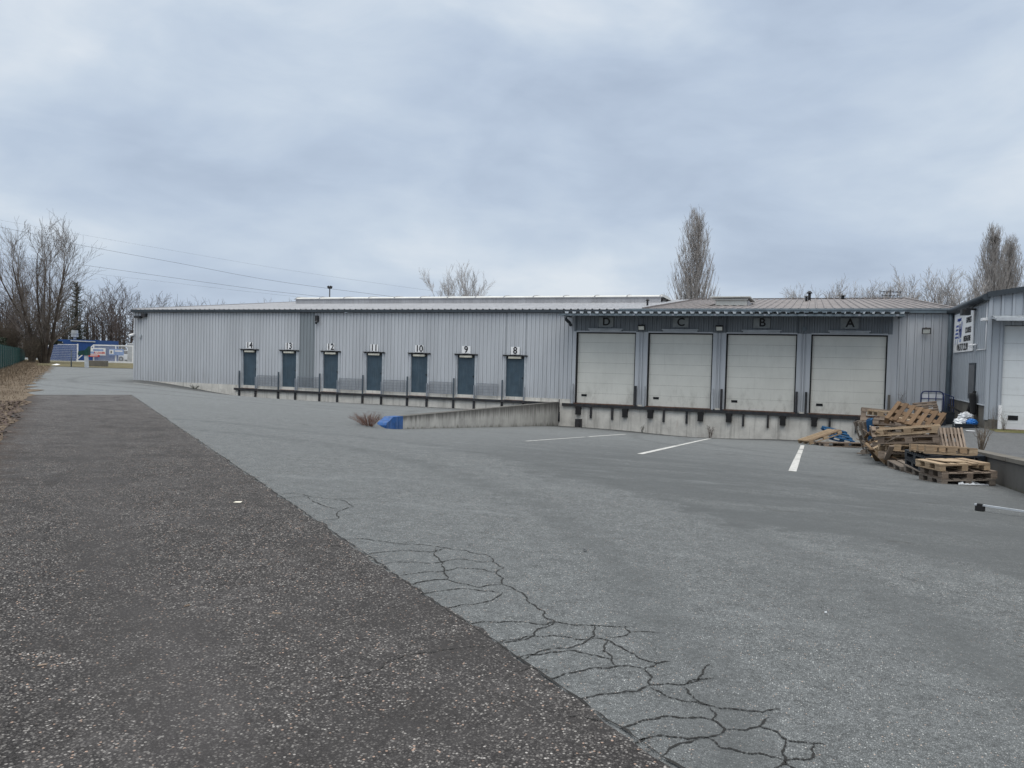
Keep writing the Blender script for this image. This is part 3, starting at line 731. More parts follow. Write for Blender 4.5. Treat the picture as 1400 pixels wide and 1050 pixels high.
b = MB(); b.box(wx - .05, wx + .02, wy, 11.9, .82, .85); off(b.build('drip_flashing', M['trim'], WK))
b = MB()
for i in range(6):
    z0 = .14 + i * .52; b.box(15.37, 18.41, wy + .06, wy + .11, z0, z0 + .514); b.box(15.375, 18.4, wy + .056, wy + .06, z0 + .18, z0 + .32)
d = off(b.build('sectional_door', M['shutter_w'], WK))
b = MB(); b.box(15.37, 18.41, wy + .09, wy + .1, .13, 3.26); o = b.build('panel_joint', M['coping'], d)
b = MB(); b.box(15.56, 15.82, wy + .04, wy + .056, .42, .56); b.build('vision_slot', M['glass'], d)
b = MB(); b.box(15.3, 18.5, wy - .22, wy + .06, .1, .145); b.build('bay_sill', M['brown'], d)
b = MB(); b.box(15.27, 15.36, wy - .14, wy - .05, .1, .86); off(b.build('guard_post', M['white'], WK))
b = MB(); b.quad((15.0, wy - .04, 3.56), (18.9, wy - .04, 3.56), (18.9, wy - .7, 3.44), (15.0, wy - .7, 3.44)); off(b.build('door_canopy', M['canopy'], WK))
b = MB(); b.box(15.0, 18.9, wy - .76, wy - .7, 3.37, 3.47); b.bar((15.02, wy - .04, 3.5), (15.02, wy - .72, 3.42), .04, .05); b.bar((15.7, wy - .04, 3.55), (15.7, wy - .72, 3.44), .04, .03); off(b.build('canopy_edge', M['trim'], WK))
b = MB()   # roof, verge and eave gutter
for s in (1, -1):
    x1 = wx - .1 if s > 0 else 31.0
    b.poly([(x1, wy - .12, 4.2), (23, wy - .12, 5.52), (23, 12.1, 5.52), (x1, 12.1, 4.2)][::s])
off(b.build('roof', M['roof_d'], WK))
b = MB(); b.bar((wx - .1, wy - .14, 4.19), (23, wy - .14, 5.5), .05, .16); b.bar((31, wy - .14, 4.19), (23, wy - .14, 5.5), .05, .16); off(b.build('verge_flashing', M['gutter_d'], WK))
b = MB(); b.tube([(wx - .12, wy - .14, 4.12), (wx - .12, .0, 4.12)], .11, 12); off(b.build('gutter', M['gutter_d'], WK))
b = MB(); b.tube([(wx - .08, -.35, 4.05), (wx - .09, -.38, 3.5), (wx - .09, -.38, .0)], .06, 10); off(b.build('downpipe', M['gutter'], WK))
# window and sign on the side wall (faces -X)
b = MB(); b.box(wx - .03, wx + .01, -4.95, -3.85, .95, 2.14); o = off(b.build('window', M['gutter_d'], WK)); 
b = MB(); b.box(wx - .036, wx - .03, -4.87, -3.93, 1.02, 2.07); b.build('pane', M['glass'], o)
b = MB(); b.box(wx - .05, wx - .016, -4.42, -.85, 2.54, 3.94); sg = off(b.build('sign_board', M['white'], WK))
RX = (R(90), 0, R(-90)); sx0 = wx - .056
def st(txt, size, mat, y, z, nm, sx=1, bold=.004, al='CENTER', sh=0):
    o = text_mesh(txt, size, mat, (sx0, y, z), RX, sg, nm, bold, sx, .003, sh, al)
    return o
st('EXPRESS', .27, M['black'], -3.65, 3.60, 'sign_text', .92); st('COURSES', .27, M['black'], -3.6, 3.26, 'sign_text', .92); st('MESSAGERIE', .27, M['black'], -3.45, 2.98, 'sign_text', .86)
st('0 04.77.71.22.90', .34, M['black'], -2.6, 2.70, 'sign_text', .92, .006)
st('transport', .2, M['blue_txt'], -1.85, 3.72, 'sign_text', 1, .003, 'CENTER', .3)
b = MB()
for k, (y0, y1) in enumerate(((-1.75, -1.25), (-1.72, -1.18), (-1.7, -1.12), (-1.68, -1.06))):
    z = 3.52 - k * .135; b.poly([(sx0, y1, z - .07), (sx0, y0, z - .07), (sx0, y0 - .06, z), (sx0, y1 - .06, z)])
def blk(y0, z0, y1, z1, w): b.poly([(sx0, y0, z0), (sx0, y0 - w, z0), (sx0, y1 - w, z1), (sx0, y1, z1)])
blk(-1.82, 3.02, -1.95, 3.56, .16); blk(-1.95, 3.56, -2.16, 3.05, .13); blk(-2.2, 3.05, -2.34, 3.62, .14)
blk(-1.86, 3.28, -1.9, 3.36, .34)
b.build('logo', M['blue_txt'], sg)
b = MB(); blk(-1.1, 2.82, -1.2, 3.0, .1); blk(-1.55, 2.82, -1.65, 3.0, .1); blk(-2.0, 2.9, -2.05, 3.0, .3)
b.build('logo', M['blue_txt2'], sg)
b = MB(); b.box(wx - .45, wx - .2, -4.85, -4.45, 3.70, 3.88, Matrix.Translation((0, 0, 0))); b.box(wx - .3, wx - .02, -4.7, -4.62, 3.86, 3.92); b.bar((wx - .02, -4.9, 4.1), (wx - .25, -4.75, 3.8), .03, .03); off(b.build('flood_light', M['steel'], WK))
b = MB(); b.tube([(wx - .02, -4.95, 2.72), (wx - .14, -4.85, 2.72)], .035, 8); b.tube([(wx - .12, -4.72, 2.70), (wx - .2, -5.02, 2.66)], [.07, .06], 10); off(b.build('security_camera', M['white'], WK))
b = MB(); b.tube([(wx - .035, wy + .14, 4.05), (wx - .035, wy + .14, 2.55), (wx - .035, -5.1, 2.55)], .018, 6); b.box(wx - .16, wx - .0, wy + .05, wy + .4, 3.42, 3.5); off(b.build('cable_duct', M['white'], WK))

# ------------------------------------------------------------------ walls in the yard
def shade_top(o, f):
    at = o.data.attributes.new('top', 'FLOAT', 'POINT')
    at.data.foreach_set('value', [f(v.co) for v in o.data.vertices])
def long_wall(name, x0, x1, ys, ztop, zbot, mat, parent, foot):
    b = MB(); k = len(ys); nz = 6
    for side, x in ((0, x0), (1, x1)):
        for y in ys:
            for j in range(nz + 1): b.v.append((x, y, zbot(y) + (ztop(y) - zbot(y)) * j / nz))
    W = nz + 1
    for side in (0, 1):
        for i in range(k - 1):
            for j in range(nz):
                q = side * k * W + i * W + j; f = (q, q + W, q + W + 1, q + 1)
                b.f.append(f if side == 0 else f[::-1]); b.m.append(0); b.s.append(False)
    for i in range(k - 1):
        a = i * W + nz; c = k * W + i * W + nz; b.f.append((a, a + W, c + W, c)); b.m.append(0); b.s.append(False)
    for i in (0, k - 1):
        for j in range(nz):
            a = i * W + j; c = k * W + i * W + j; b.f.append((a, a + 1, c + 1, c)); b.m.append(0); b.s.append(False)
    o = b.build(name, mat, parent)
    shade_top(o, lambda co: (co.z - foot(co.y)) / max(.05, ztop(co.y) - foot(co.y)))
    return o
SW = thing('concrete_wall', 'low stained concrete wall with a blue painted end between the two yards', 'wall')
zt = lambda y: .0 + .0135 * -y
long_wall('wall_body', -.98, -.7, span(-14.55, -.13, .5)[::-1], zt, lambda y: -1.4, M['conc_dark'], SW, lambda y: -1.09 - .0637 * y)
b = MB()    # tapering painted nose
for x in (-.985, -.695):
    pass
e = [(-14.55, -.6), (-14.55, .2), (-15.08, .21), (-15.42, .07), (-15.47, .0), (-15.47, -.6)]
L = [(-.695, y, z) for y, z in e]; Rr = [(-.985, y, z) for y, z in e]
b.poly(L[::-1]); b.poly(Rr)
for i in range(len(e) - 1): b.quad(L[i], L[i + 1], Rr[i + 1], Rr[i])
o = b.build('painted_end', M['blue_paint'], SW); md = o.modifiers.new('bevel', 'BEVEL'); md.width = .02; md.segments = 2
RW = thing('retaining_wall', 'dark stained low retaining wall behind the pallets with a pale coping', 'wall')
ysr = span(-60, -.1, .6)[::-1]
long_wall('wall_body', 12.95, 13.13, ysr, lambda y: rtop(y) - .05, lambda y: -1.6, M['conc_wall'], RW, lambda y: gz(12.8, y))
b = MB()
for y0, y1 in zip(ysr[0::2], ysr[2::2]):
    o_ = rl.uniform(-.006, .006)
    n = len(b.v); t0, t1 = rtop(y0), rtop(y1)
    for (y, t) in ((y0 - .006, t0), (y1 + .006, t1)):
        for x, dz in ((12.92, -.05), (12.92, .012), (13.2, .012), (13.2, -.05)): b.v.append((x + o_, y, t + dz))
    for q in ((0,1,5,4),(1,2,6,5),(2,3,7,6),(0,3,2,1),(4,5,6,7)): b.f.append(tuple(n + i for i in q)); b.m.append(0); b.s.append(False)
b.build('coping', M['coping'], RW)

# ------------------------------------------------------------------ pallets
def pallet_meshes(kind, mat, L=1.2, W=.8, H=.144):
    rp = random.Random(hash((kind, L, W)) % 1000 if False else int(L * 100 + W * 10) + len(kind) + len(mat.name))
    bt = MB(); bb = MB(); bs = MB(); t = .021
    if kind == 'euro': wid = [.145, .10, .145, .10, .145]
    elif kind == 'slat': wid = [W * .085] * 7
    elif kind == 'open': wid = [.10, .11, .09, .11]
    else: wid = [.13, .10, .13]
    n = len(wid); gap = (W - sum(wid)) / (n - 1); y = -W / 2
    for w in wid:
        e = rp.uniform(-.012, .012); bt.box(-L/2 + e, L/2 + e, y, y + w, H - t, H); y += w + gap
    for x in (-L/2, -.0725, L/2 - .145): bt.box(x, x + .145, -W/2, W/2, H - 2*t - .001, H - t - .001)
    bb.box(-.07, .07, -.05, .05, t + .001, H - 2*t - .002); spots = [(x + rp.uniform(-.006, .006), y + rp.uniform(-.006, .006)) for x in (-L/2 + .0725, 0, L/2 - .0725) for y in (-W/2 + .05, 0, W/2 - .05)]
    for y in (-W/2 + .05, 0, W/2 - .05): bs.box(-L/2, L/2, y - .05, y + .05, 0, t)
    me = bb.mesh('block', mat)
    return [('top_deck', bt.mesh('top_deck', mat), (0, 0)), ('base_boards', bs.mesh('base_boards', mat), (0, 0))] + [('block', me, p) for p in spots]
def plastic_pallet():
    bt = MB(); bb = MB(); L, W, H = 1.2, 1.0, .14
    for x in span(-L/2, L/2 - .07, .113): bt.box(x, x + .07, -W/2, W/2, H - .03, H)
    for y in (-W/2, -.03, W/2 - .06): bt.box(-L/2, L/2, y, y + .06, H - .045, H - .03)
    bb.box(-.07, .07, -.06, .06, .02, H - .046); bs = MB()
    for y in (-W/2, -.06, W/2 - .12): bs.box(-L/2, L/2, y, y + .12, 0, .02)
    me = bb.mesh('foot', M['plastic'])
    return [('top_deck', bt.mesh('top_deck', M['plastic']), (0, 0)), ('skids', bs.mesh('skids', M['plastic']), (0, 0))] + [('foot', me, (x, y)) for x in (-L/2 + .07, 0, L/2 - .07) for y in (-W/2 + .06, 0, W/2 - .06)]
PK = {}
def pk(kind, wood, L, W):
    k = (kind, wood, L, W)
    if k not in PK: PK[k] = plastic_pallet() if kind == 'plastic' else pallet_meshes(kind, M[wood], L, W)
    return PK[k]
def pallet(kind, wood, loc, rot, label, L=1.2, W=.8, up=True, group='wooden pallets in the heap'):
    r = thing('pallet', label, 'pallet', loc, rot, group)
    for nm, me, p in pk(kind, wood, L, W):
        o = bpy.data.objects.new(nm, me); COL.objects.link(o); o.parent = r; o.location = (p[0], p[1], 0)
    return r
tilt = -3.6   # the yard falls towards the dock
ORD = ['bottom', 'second', 'third', 'fourth', 'fifth', 'sixth', 'seventh', 'eighth']
# front stack
zb = gz(12.3, -19.0) + .002
pallet('euro', 'wood_grey', (12.29, -18.98, zb), (-2.5, 0, 110), 'dark worn pallet at the bottom of the front stack nearest the camera', .72, .88).scale = (1, 1, .82)
pallet('open', 'wood_tan', (12.31, -18.96, zb + .119), (-2.5, 0, 109), 'grey brown pallet sandwiched in the middle of the front stack', .74, .88).scale = (1, 1, .82)
pallet('euro', 'wood_new', (12.22, -18.95, zb + .238), (-2.5, .6, 113), 'bright fresh yellow pallet on top of the front stack', .72, .84).scale = (1, 1, .82)
b = MB(); b.box(-.30, .1, -.26, .3, .3585, .367, Matrix.Translation((12.24, -18.93, zb)) @ Matrix.Rotation(R(22), 4, 'Z') @ Matrix.Rotation(R(-2.3), 4, 'X')); tag(b.build('plywood_sheet', M['wood_new']), 'pale bare plywood sheet lying on the fresh top pallet of the front stack', 'board')
pallet('euro', 'wood_grey', (12.2, -17.5, gz(12.2, -17.5) + .005), (tilt, 0, 99), 'weathered grey pallet flat on the asphalt beside the front stack under black pallets')
pallet('euro', 'wood_grey', (12.0, -16.25, gz(12.0, -16.25) + .005), (tilt, 0, 97), 'weathered grey pallet flat on the asphalt at the left foot of the heap')
z1 = gz(12.3, -17.4) + .15
pallet('plastic', '', (12.3, -17.35, z1), (tilt, 0, 96), 'black plastic pallet, lower of two on the grey pallet behind the front stack', 1.2, 1.0, group='black plastic pallets')
pallet('plastic', '', (12.33, -17.3, z1 + .142), (tilt, 0, 100), 'black plastic pallet, upper of two directly under the upturned tan pallet', 1.2, 1.0, group='black plastic pallets')
pallet('open', 'wood_new', (12.28, -17.45, z1 + .415), (180 + tilt, 1, 12), 'upturned tan pallet with its blocks pointing up on the black plastic pallets', .86, .9)
pallet('slat', 'wood_tan', (12.62, -16.3, gz(12.6, -16.3) + .50), (0, -50, 97), 'small slatted pallet leaning upright against the retaining wall', .8, .42)
# the heap: stacks marching back along the retaining wall
rp = random.Random(11)
stacks = [(-14.95, 5, 'sagging front stack beside the leaning slatted pallet', 12.1), (-13.7, 5, 'stack under the big tilted brown pallet', 12.15), (-12.4, 5, 'ragged stack just behind the tilted brown pallet', 12.15),
          (-11.1, 6, 'tall stack right of the blue pallet', 12.25), (-9.7, 7, 'rearmost tall stack by the loading dock', 12.25)]
kinds = ['euro', 'open', 'three', 'slat', 'euro', 'open']; woods = ['wood_grey', 'wood_tan', 'wood_brown', 'wood_tan', 'wood_grey', 'wood_new']
wl = {'wood_grey': 'weathered grey', 'wood_tan': 'tan', 'wood_brown': 'dark brown', 'wood_new': 'pale fresh'}
for si, (y, n, desc, xc) in enumerate(stacks):
    z = gz(xc, y) + .01
    for k in range(n):
        kd = rp.choice(kinds); wd = rp.choice(woods if k else woods[:3])
        rx = tilt + rp.uniform(-1, 1) * k * .9; ry = rp.uniform(-1.5, 1.2) * k * .8; rzz = rp.uniform(-15, 15) if k else rp.uniform(-5, 5)
        dx, dy = rp.uniform(-.13, .1), rp.uniform(-.1, .1)
        if si == 0 and k >= 3: ry = (-6, -8)[k - 3]; dx = -.05 - .06 * (k - 3); wd = ('wood_tan', 'wood_new')[k - 3]; kd = 'three'; rx = tilt + 2
        lab = f'{wl[wd]} pallet, {"bottom" if k == 0 else "topmost" if k == n - 1 else ORD[k] + " up"} of the {desc}'
        pallet(kd, wd, (xc + dx, y + dy, z + (.05 if si == 0 and k >= 3 else 0)), (rx, ry, rzz), lab, 1.2, 1.0 if kd in ('three', 'open') else .8)
        z += .15 + (.012 * k if k else 0)
eu = (Matrix.Rotation(R(13), 3, 'Y') @ Euler((0, R(-30), R(72))).to_matrix()).to_euler()
pallet('slat', 'wood_brown', (12.2, -14.0, .70), tuple(math.degrees(a) for a in eu), 'big brown pallet propped at a steep tilt on the top of the heap', .85, 1.05)
pallet('euro', 'wood_blue', (11.52, -10.3, gz(11.5, -10.3) + .50), (4, 82, -3), 'blue painted pallet standing on end at the left of the heap', 1.0, .8)
pallet('slat', 'wood_grey', (11.45, -9.2, gz(11.4, -9.2) + .42), (-8, 70, 8), 'splintered grey pallet standing on end just behind the blue pallet', 1.0, .8)
pallet('three', 'wood_tan', (12.0, -8.0, gz(12, -8.0) + .95), (78, 4, 3), 'brown framed pallet standing upright against the rearmost stack', 1.2, .7)
pallet('slat', 'wood_new', (10.35, -4.3, gz(10.3, -4.3) + .22), (tilt, -20, 24), 'pale slatted pallet propped at a slant beside the painted bay line', 1.2, 1.0)
pallet('euro', 'wood_tan', (11.0, -4.9, gz(11.0, -4.9) + .01), (tilt, 0, 26), 'pale pallet lying flat on the asphalt right of the slanting pallet', 1.5, .8)
pallet('open', 'wood_blue', (10.95, -2.6, gz(10.9, -2.6) + .28), (25, 12, 30), 'dark blue pallet tipped against the dock wall behind the slanting pallet', 1.0, .8)
pallet('slat', 'wood_tan', (13.75, -3.4, .42), (58, -8, 6), 'pale slatted pallet leaning against the navy roll cage', .75, .62)
# loose broken boards
for i, (x, y, dz, rx, ry, rr, ln, w, lb) in enumerate(((11.42, -11.80, .35, 10, 20, 40, .8, 'wood_tan', 'broken tan board sticking out left of the ragged stack'), (11.47, -13.20, .25, 0, -24, 80, .7, 'wood_new', 'pale broken board poking out of the sagging front stack'),
        (11.62, -7.60, .6, 12, 48, 25, .9, 'wood_grey', 'grey splintered board leaning at the back left of the heap'), (11.37, -14.40, .18, 0, 30, 70, .6, 'wood_brown', 'short brown board end at the front left of the heap'), (12.52, -10.80, 1.02, 4, 6, -35, 1.0, 'wood_new', 'pale loose plank lying across the ragged stack'),
        (11.54, -11.20, .55, 20, 35, 15, .6, 'wood_tan', 'tan board stub beside the blue pallet'), (11.47, -12.70, .4, -8, -15, 60, .55, 'wood_grey', 'grey board stub left of the stack behind the middle one'), (11.72, -14.20, .55, 5, -28, 20, .9, 'wood_new', 'pale snapped slat leaning on the sagging front stack'),
        (11.32, -10.70, .06, 2, 3, 70, .5, 'wood_tan', 'short tan board on the asphalt by the blue pallet'), (11.57, -15.50, .3, 0, 42, 100, .5, 'wood_tan', 'tan board end rising behind the flat grey pallet'), (12.42, -14.50, .62, 14, -10, -20, 1.1, 'wood_brown', 'dark brown plank across the low and middle stacks'), (11.62, -6.80, .9, 30, 60, 80, .8, 'wood_brown', 'dark brown board upright at the very back of the heap'))):
    b = MB(); b.box(-ln/2, ln/2, -.05, .05, -.011, .011); b.box(ln/2 - .14, ln/2, -.05, .05, .0115, .085)
    o = b.build('broken_board', M[w]); o.location = (x, y, gz(x, y) + dz); o.rotation_euler = (R(rx), R(ry), R(rr)); tag(o, lb, 'board')
q = random.Random(91)
for i in range(26):
    x = q.uniform(11.25, 11.75) if i % 3 else q.uniform(12.0, 12.7); y = q.uniform(-15.8, -9.2); ln = q.uniform(.25, .7); wd = q.choice(['wood_tan', 'wood_grey', 'wood_brown', 'wood_new']); top_ = q.uniform(.1, .75)
    b = MB(); b.box(-ln/2, ln/2, -.045, .045, -.01, .01)
    if q.random() < .6: b.box(ln/2 - .13, ln/2, -.04, .045, .0105, .08)
    o = b.build('board_stub', M[wd]); o.location = (x, y, gz(x, y) + top_); o.rotation_euler = (R(q.uniform(-40, 40)), R(q.uniform(-50, 50)), R(q.uniform(0, 180)))
    tag(o, 'broken board stub jammed among the piled pallets of the heap', 'board stub', 'board stubs in the pallet heap')
# film scraps under the front stack
b = MB()
for k in range(6):
    x = 12.25 + k * .085; y = -19.44 + .045 * k + rl.uniform(-.02, .02); z = gz(x, y) + .005
    b.poly([(x, y, z), (x + .09, y + .02, z + .004), (x + .075, y + .07, z + rl.uniform(.02, .05)), (x + .01, y + .075, z + rl.uniform(.01, .04))])
tag(b.build('plastic_film', M['trim']), 'torn white plastic film lying along the front stack of pallets', 'film')

# ------------------------------------------------------------------ clutter on the raised yard
RC = thing('roll_cage', 'navy tubular roll cage trolley with a white board standing by the warehouse corner', 'trolley', (14.1, -2.1, .02), (0, 0, 8))
b = MB()
def arch(x0, x1, z0, z1, y, r):
    pts = [(x0, y, z0), (x0, y, z1 - r)] + [(x0 + r - r * math.cos(t), y, z1 - r + r * math.sin(t)) for t in span(0, math.pi/2, math.pi/8)][1:] + [(x1 - r + r * math.sin(t), y, z1 - r + r * math.cos(t)) for t in span(0, math.pi/2, math.pi/8)] + [(x1, y, z0)]
    b.tube(pts, .022, 8)
arch(-.37, .37, .1, 1.08, 0, .14)
b.tube([(-.36, 0, .82), (.36, 0, .82)], .015, 6); b.tube([(-.36, 0, .22), (.36, 0, .22)], .018, 6)
for x in (-.12, .12): b.tube([(x, 0, .2), (x, 0, 1.07)], .014, 6)
b.build('cage_frame', M['cage'], RC)
b = MB(); b.box(-.33, .33, .03, .045, .24, .98); b.build('back_board', M['white'], RC)
b = MB(); b.box(-.38, .38, -.02, .7, .1, .14); b.build('platform', M['cage'], RC)
for x in (-.32, .32):
    for y in (.04, .62):
        b = MB(); b.tube([(x - .02, y, .05), (x + .02, y, .05)], .05, 10); b.build('wheel', M['tyre'], RC)
BG = thing('barrier', 'dark blue barred barrier panel leaning by the workshop side wall', 'barrier', (14.62, -1.75, .06), (-8, 0, 4))
b = MB(); b.tube([(-.2, 0, 0), (-.2, 0, .88), (-.1, 0, .98), (.24, 0, .86), (.24, 0, 0)], .022, 8)
b.build('frame', M['cage'], BG)
b = MB()
for x in span(-.14, .18, .08): b.tube([(x, 0, .06), (x, 0, .9 - abs(x) * .2)], .01, 5)
b.tube([(-.2, 0, .1), (.24, 0, .1)], .015, 6); b.build('bars', M['cage'], BG)
def crate(loc, rot, w, d, h, label):
    r = thing('plastic_crate', label, 'crate', loc, rot, 'black crates by the workshop')
    b = MB(); b.box(-w/2, w/2, -d/2, d/2, 0, .02); b.box(-w/2, w/2, -d/2, -d/2 + .02, .02, h); b.box(-w/2, w/2, d/2 - .02, d/2, .02, h); b.box(-w/2, -w/2 + .02, -d/2 + .02, d/2 - .02, .02, h); b.box(w/2 - .02, w/2, -d/2 + .02, d/2 - .02, .02, h)
    b.build('tub', M['plastic'], r)
    b = MB(); b.box(-w/2 - .015, w/2 + .015, -d/2 - .015, -d/2, h - .03, h); b.box(-w/2 - .015, w/2 + .015, d/2, d/2 + .015, h - .03, h); b.build('rim', M['plastic'], r)
crate((13.75, -4.6, .03), (0, 0, 4), .78, .6, .32, 'long black plastic crate in front of the navy roll cage')
crate((14.3, -4.2, .08), (0, 0, -6), .4, .4, .4, 'smaller square black crate right of the long black crate')
crate((14.5, -6.2, .1), (0, 0, 2), .62, .45, .13, 'shallow black tray holding white bags beside the workshop wall')
def bag(loc, r, sq, mat, label, seed):
    bm = bmesh.new(); bmesh.ops.create_icosphere(bm, subdivisions=3, radius=r); q = random.Random(seed)
    ph = [q.uniform(0, 6) for _ in range(6)]
    for v in bm.verts:
        n = v.co.normalized(); k = 1 + .16 * math.sin(5 * n.x + ph[0]) * math.sin(4 * n.y + ph[1]) + .10 * math.sin(11 * n.z + 7 * n.x + ph[2]) + .06 * math.sin(17 * n.y + 9 * n.z + ph[3])
        v.co = Vector((v.co.x * k, v.co.y * k, max(-r * .55, v.co.z * k * sq)))
    me = bpy.data.meshes.new('plastic_bag'); bm.to_mesh(me); bm.free(); me.materials.append(mat)
    for p_ in me.polygons: p_.use_smooth = (seed % 2 == 0)
    o = bpy.data.objects.new('plastic_bag', me); COL.objects.link(o); o.location = loc; tag(o, label, 'bag')
bag((14.42, -5.95, .27), .2, .55, M['bag'], 'crumpled white bag heaped on the shallow black tray', 3)
bag((14.62, -5.5, .42), .2, .7, M['bag'], 'white bag on top of the heap under the black folding frame', 5)
bag((14.3, -6.25, .2), .12, .6, M['bag'], 'small flat white bag at the left front of the tray', 8)
bag((14.68, -6.2, .28), .15, .75, M['blue_bag'], 'bright blue bag beside the white bags by the workshop', 9)
CH = thing('folding_frame', 'black folding frame standing on edge against the workshop plinth', 'folding frame', (14.72, -5.0, .13), (0, 0, 0))
b = MB(); b.bar((-.06, -.1, 0.1), (.16, -.3, 1.1), .1, .05); b.bar((.12, .15, .1), (.18, -.22, 1.0), .06, .05); b.bar((-.5, .3, .62), (.1, -.05, .22), .04, .05); b.build('leg', M['rubber'], CH)
b = MB(); b.box(-.08, .08, -.14, .14, .3, 1.0, Matrix.Translation((.14, -.42, .05)) @ Matrix.Rotation(R(-4), 4, 'Y')); o = b.build('seat_pad', M['rubber'], CH)
md = o.modifiers.new('bevel', 'BEVEL'); md.width = .06; md.segments = 3
b = MB(); b.box(-.1, .12, -.08, .08, 0, .012); o = b.build('paper_scrap', M['white']); o.location = (14.4, -7.6, rz(14.4, -7.6) + .01); tag(o, 'white paper scrap on the raised asphalt left of the bare bush', 'litter')
b = MB()
for k in range(40):
    y = rl.uniform(-9.4, -6.72); x = rl.uniform(15.02, 15.3) if y > -7.2 else rl.uniform(15.2, 15.9)
tag(sheet(span(15.0, 18.6, .3), [-8.0, -7.5, -7.1, -6.83], lambda x, y: rz(x, y) + .006 + .02 * math.sin(x * 5) ** 2 * (y > -7.9)).build('moss_strip', M['moss']), kind='structure')
# aluminium rail with black feet
RL = thing('roof_bar', 'pale aluminium bar with two black feet lying on the asphalt at the right edge', 'roof bar', (12.2, -23.32, gz(12.2, -23.3)), (0, 0, -30))
b = MB(); b.box(-.42, .62, -.013, .013, .058, .078); b.build('bar', M['trim'], RL)
for x in (-.36, .22): b = MB(); b.box(x - .045, x + .045, -.032, .032, 0, .055); b.box(x - .03, x + .03, -.022, .022, .055, .082); b.build('foot', M['rubber'], RL)

# litter on the lane
def chip(x, y, l, w, a, mat, label, cat='litter', name='wood_chip'):
    b = MB(); Mx = Matrix.Translation((x, y, gz(x, y) + .011)) @ Matrix.Rotation(R(a), 4, 'Z') @ Matrix.Rotation(R(4), 4, 'X')
    b.poly([tuple(Mx @ Vector(p)) for p in ((-l/2, -w/2, 0), (l*.4, -w*.6, 0), (l/2, w*.4, .006), (-l*.3, w/2, .004))])
    b.poly([tuple(Mx @ Vector(p)) for p in ((-l/2, -w/2, .001), (-l*.3, w/2, .005), (l/2, w*.4, .008), (l*.4, -w*.6, .002))])
    tag(b.build(name, mat), label, cat)
chip(4.2, -26.96, .09, .03, 20, M['cream'], 'pale cream paper scrap on the dark lane', name='paper_scrap')
chip(6.3, -29.87, .045, .012, 70, M['wood_tan'], 'small wood splinter on the dark lane nearest the middle of the lane')
chip(6.9, -29.75, .07, .008, 15, M['wood_tan'], 'thin tan straw right of the wood splinter on the lane', 'twig', 'twig')
chip(6.35, -30.9, .05, .008, 40, M['wood_tan'], 'thin pale straw at the lower left of the lane', 'twig', 'twig')
chip(5.05, -29.6, .05, .01, 60, M['wood_tan'], 'pale wood sliver on the left half of the lane')
chip(8.2, -27.3, .07, .02, 130, M['black'], 'small dark twig on the grey asphalt beyond the cracks', 'twig', 'twig')
chip(10.1, -28.2, .016, .012, 10, M['trim'], 'tiny white pebble on the grey asphalt right of the cracks', 'pebble', 'pebble')

# ------------------------------------------------------------------ plants
def stems(name, loc, n, h, spread, rad, mat, label, seed, sub=3, cat='shrub', lean=(0, 0), group=None):
    q = random.Random(seed); b = MB()
    for i in range(n):
        a = q.uniform(0, 2 * math.pi); r = spread * math.sqrt(q.random()); hh = h * q.uniform(.55, 1)
        p0 = Vector((math.cos(a) * r * .18, math.sin(a) * r * .18, -.03)); p3 = Vector((math.cos(a) * r + lean[0], math.sin(a) * r + lean[1], hh))
        pts = [p0.lerp(p3, t) + Vector((q.uniform(-1, 1), q.uniform(-1, 1), 0)) * .06 * h * t + Vector((0, 0, .08 * h * math.sin(t * 3))) for t in (0, .25, .5, .75, 1)]
        b.tube(pts, [rad, rad * .85, rad * .7, rad * .5, rad * .25], 4, cap=False)
        for k in range(sub):
            t = q.uniform(.3, .9); o_ = p0.lerp(p3, t); d = Vector((q.uniform(-1, 1), q.uniform(-1, 1), q.uniform(.2, 1.2))).normalized() * h * q.uniform(.12, .3)
            b.tube([o_, o_ + d * .5 + Vector((q.uniform(-.02, .02), 0, .01)), o_ + d], [rad * .45, rad * .35, rad * .15], 3, cap=False)
    o = b.build(name, mat); o.location = loc; tag(o, label, cat, group); return o
stems('bush', (13.27, -15.4, rz(13.27, -15.4)), 24, .56, .26, .009, M['twig_g'], 'bare twiggy bush growing at the edge of the raised yard', 1, 3, 'bush')
stems('shrub', (-.95, -15.95, gz(-.95, -16.0)), 75, .38, .56, .0035, M['twig_r'], 'low tangle of red brown twigs at the blue end of the concrete wall', 2, 12, 'shrub', (-.05, -.1))
stems('weed', (13.25, -.35, -.05), 5, 1.1, .3, .008, M['twig'], 'tall dead weed against the cladding right of bay A', 3, 7, 'weed')
stems('weed', (13.62, -.35, -.05), 3, .9, .16, .008, M['twig'], 'shorter dead weed beside the tall one near the roll cage', 4, 5, 'weed')
stems('weed', (15.1, -6.95, .13), 8, .7, .2, .006, M['twig_g'], 'dry weed at the corner of the workshop', 5, 3, 'weed')
stems('weed', (15.35, -7.2, .13), 8, .55, .15, .006, M['twig_g'], 'dry weed in front of the workshop guard post', 15, 3, 'weed')
stems('weed', (3.2, -.3, gz(3.2, -.3)), 7, .35, .1, .007, M['hedge'], 'small dark weed at the foot of the dock between bays D and C', 6, 6, 'weed')
stems('weed', (6.1, -.3, gz(6.1, -.3)), 9, .62, .25, .009, M['twig'], 'dead climber on the dock wall between bays C and B', 7, 6, 'weed')
stems('weed', (-21.6, -.4, gz(-21.6, -.4)), 14, .25, .35, .01, M['hedge'], 'low weeds at the concrete base left of door 14', 8, 5, 'weed')
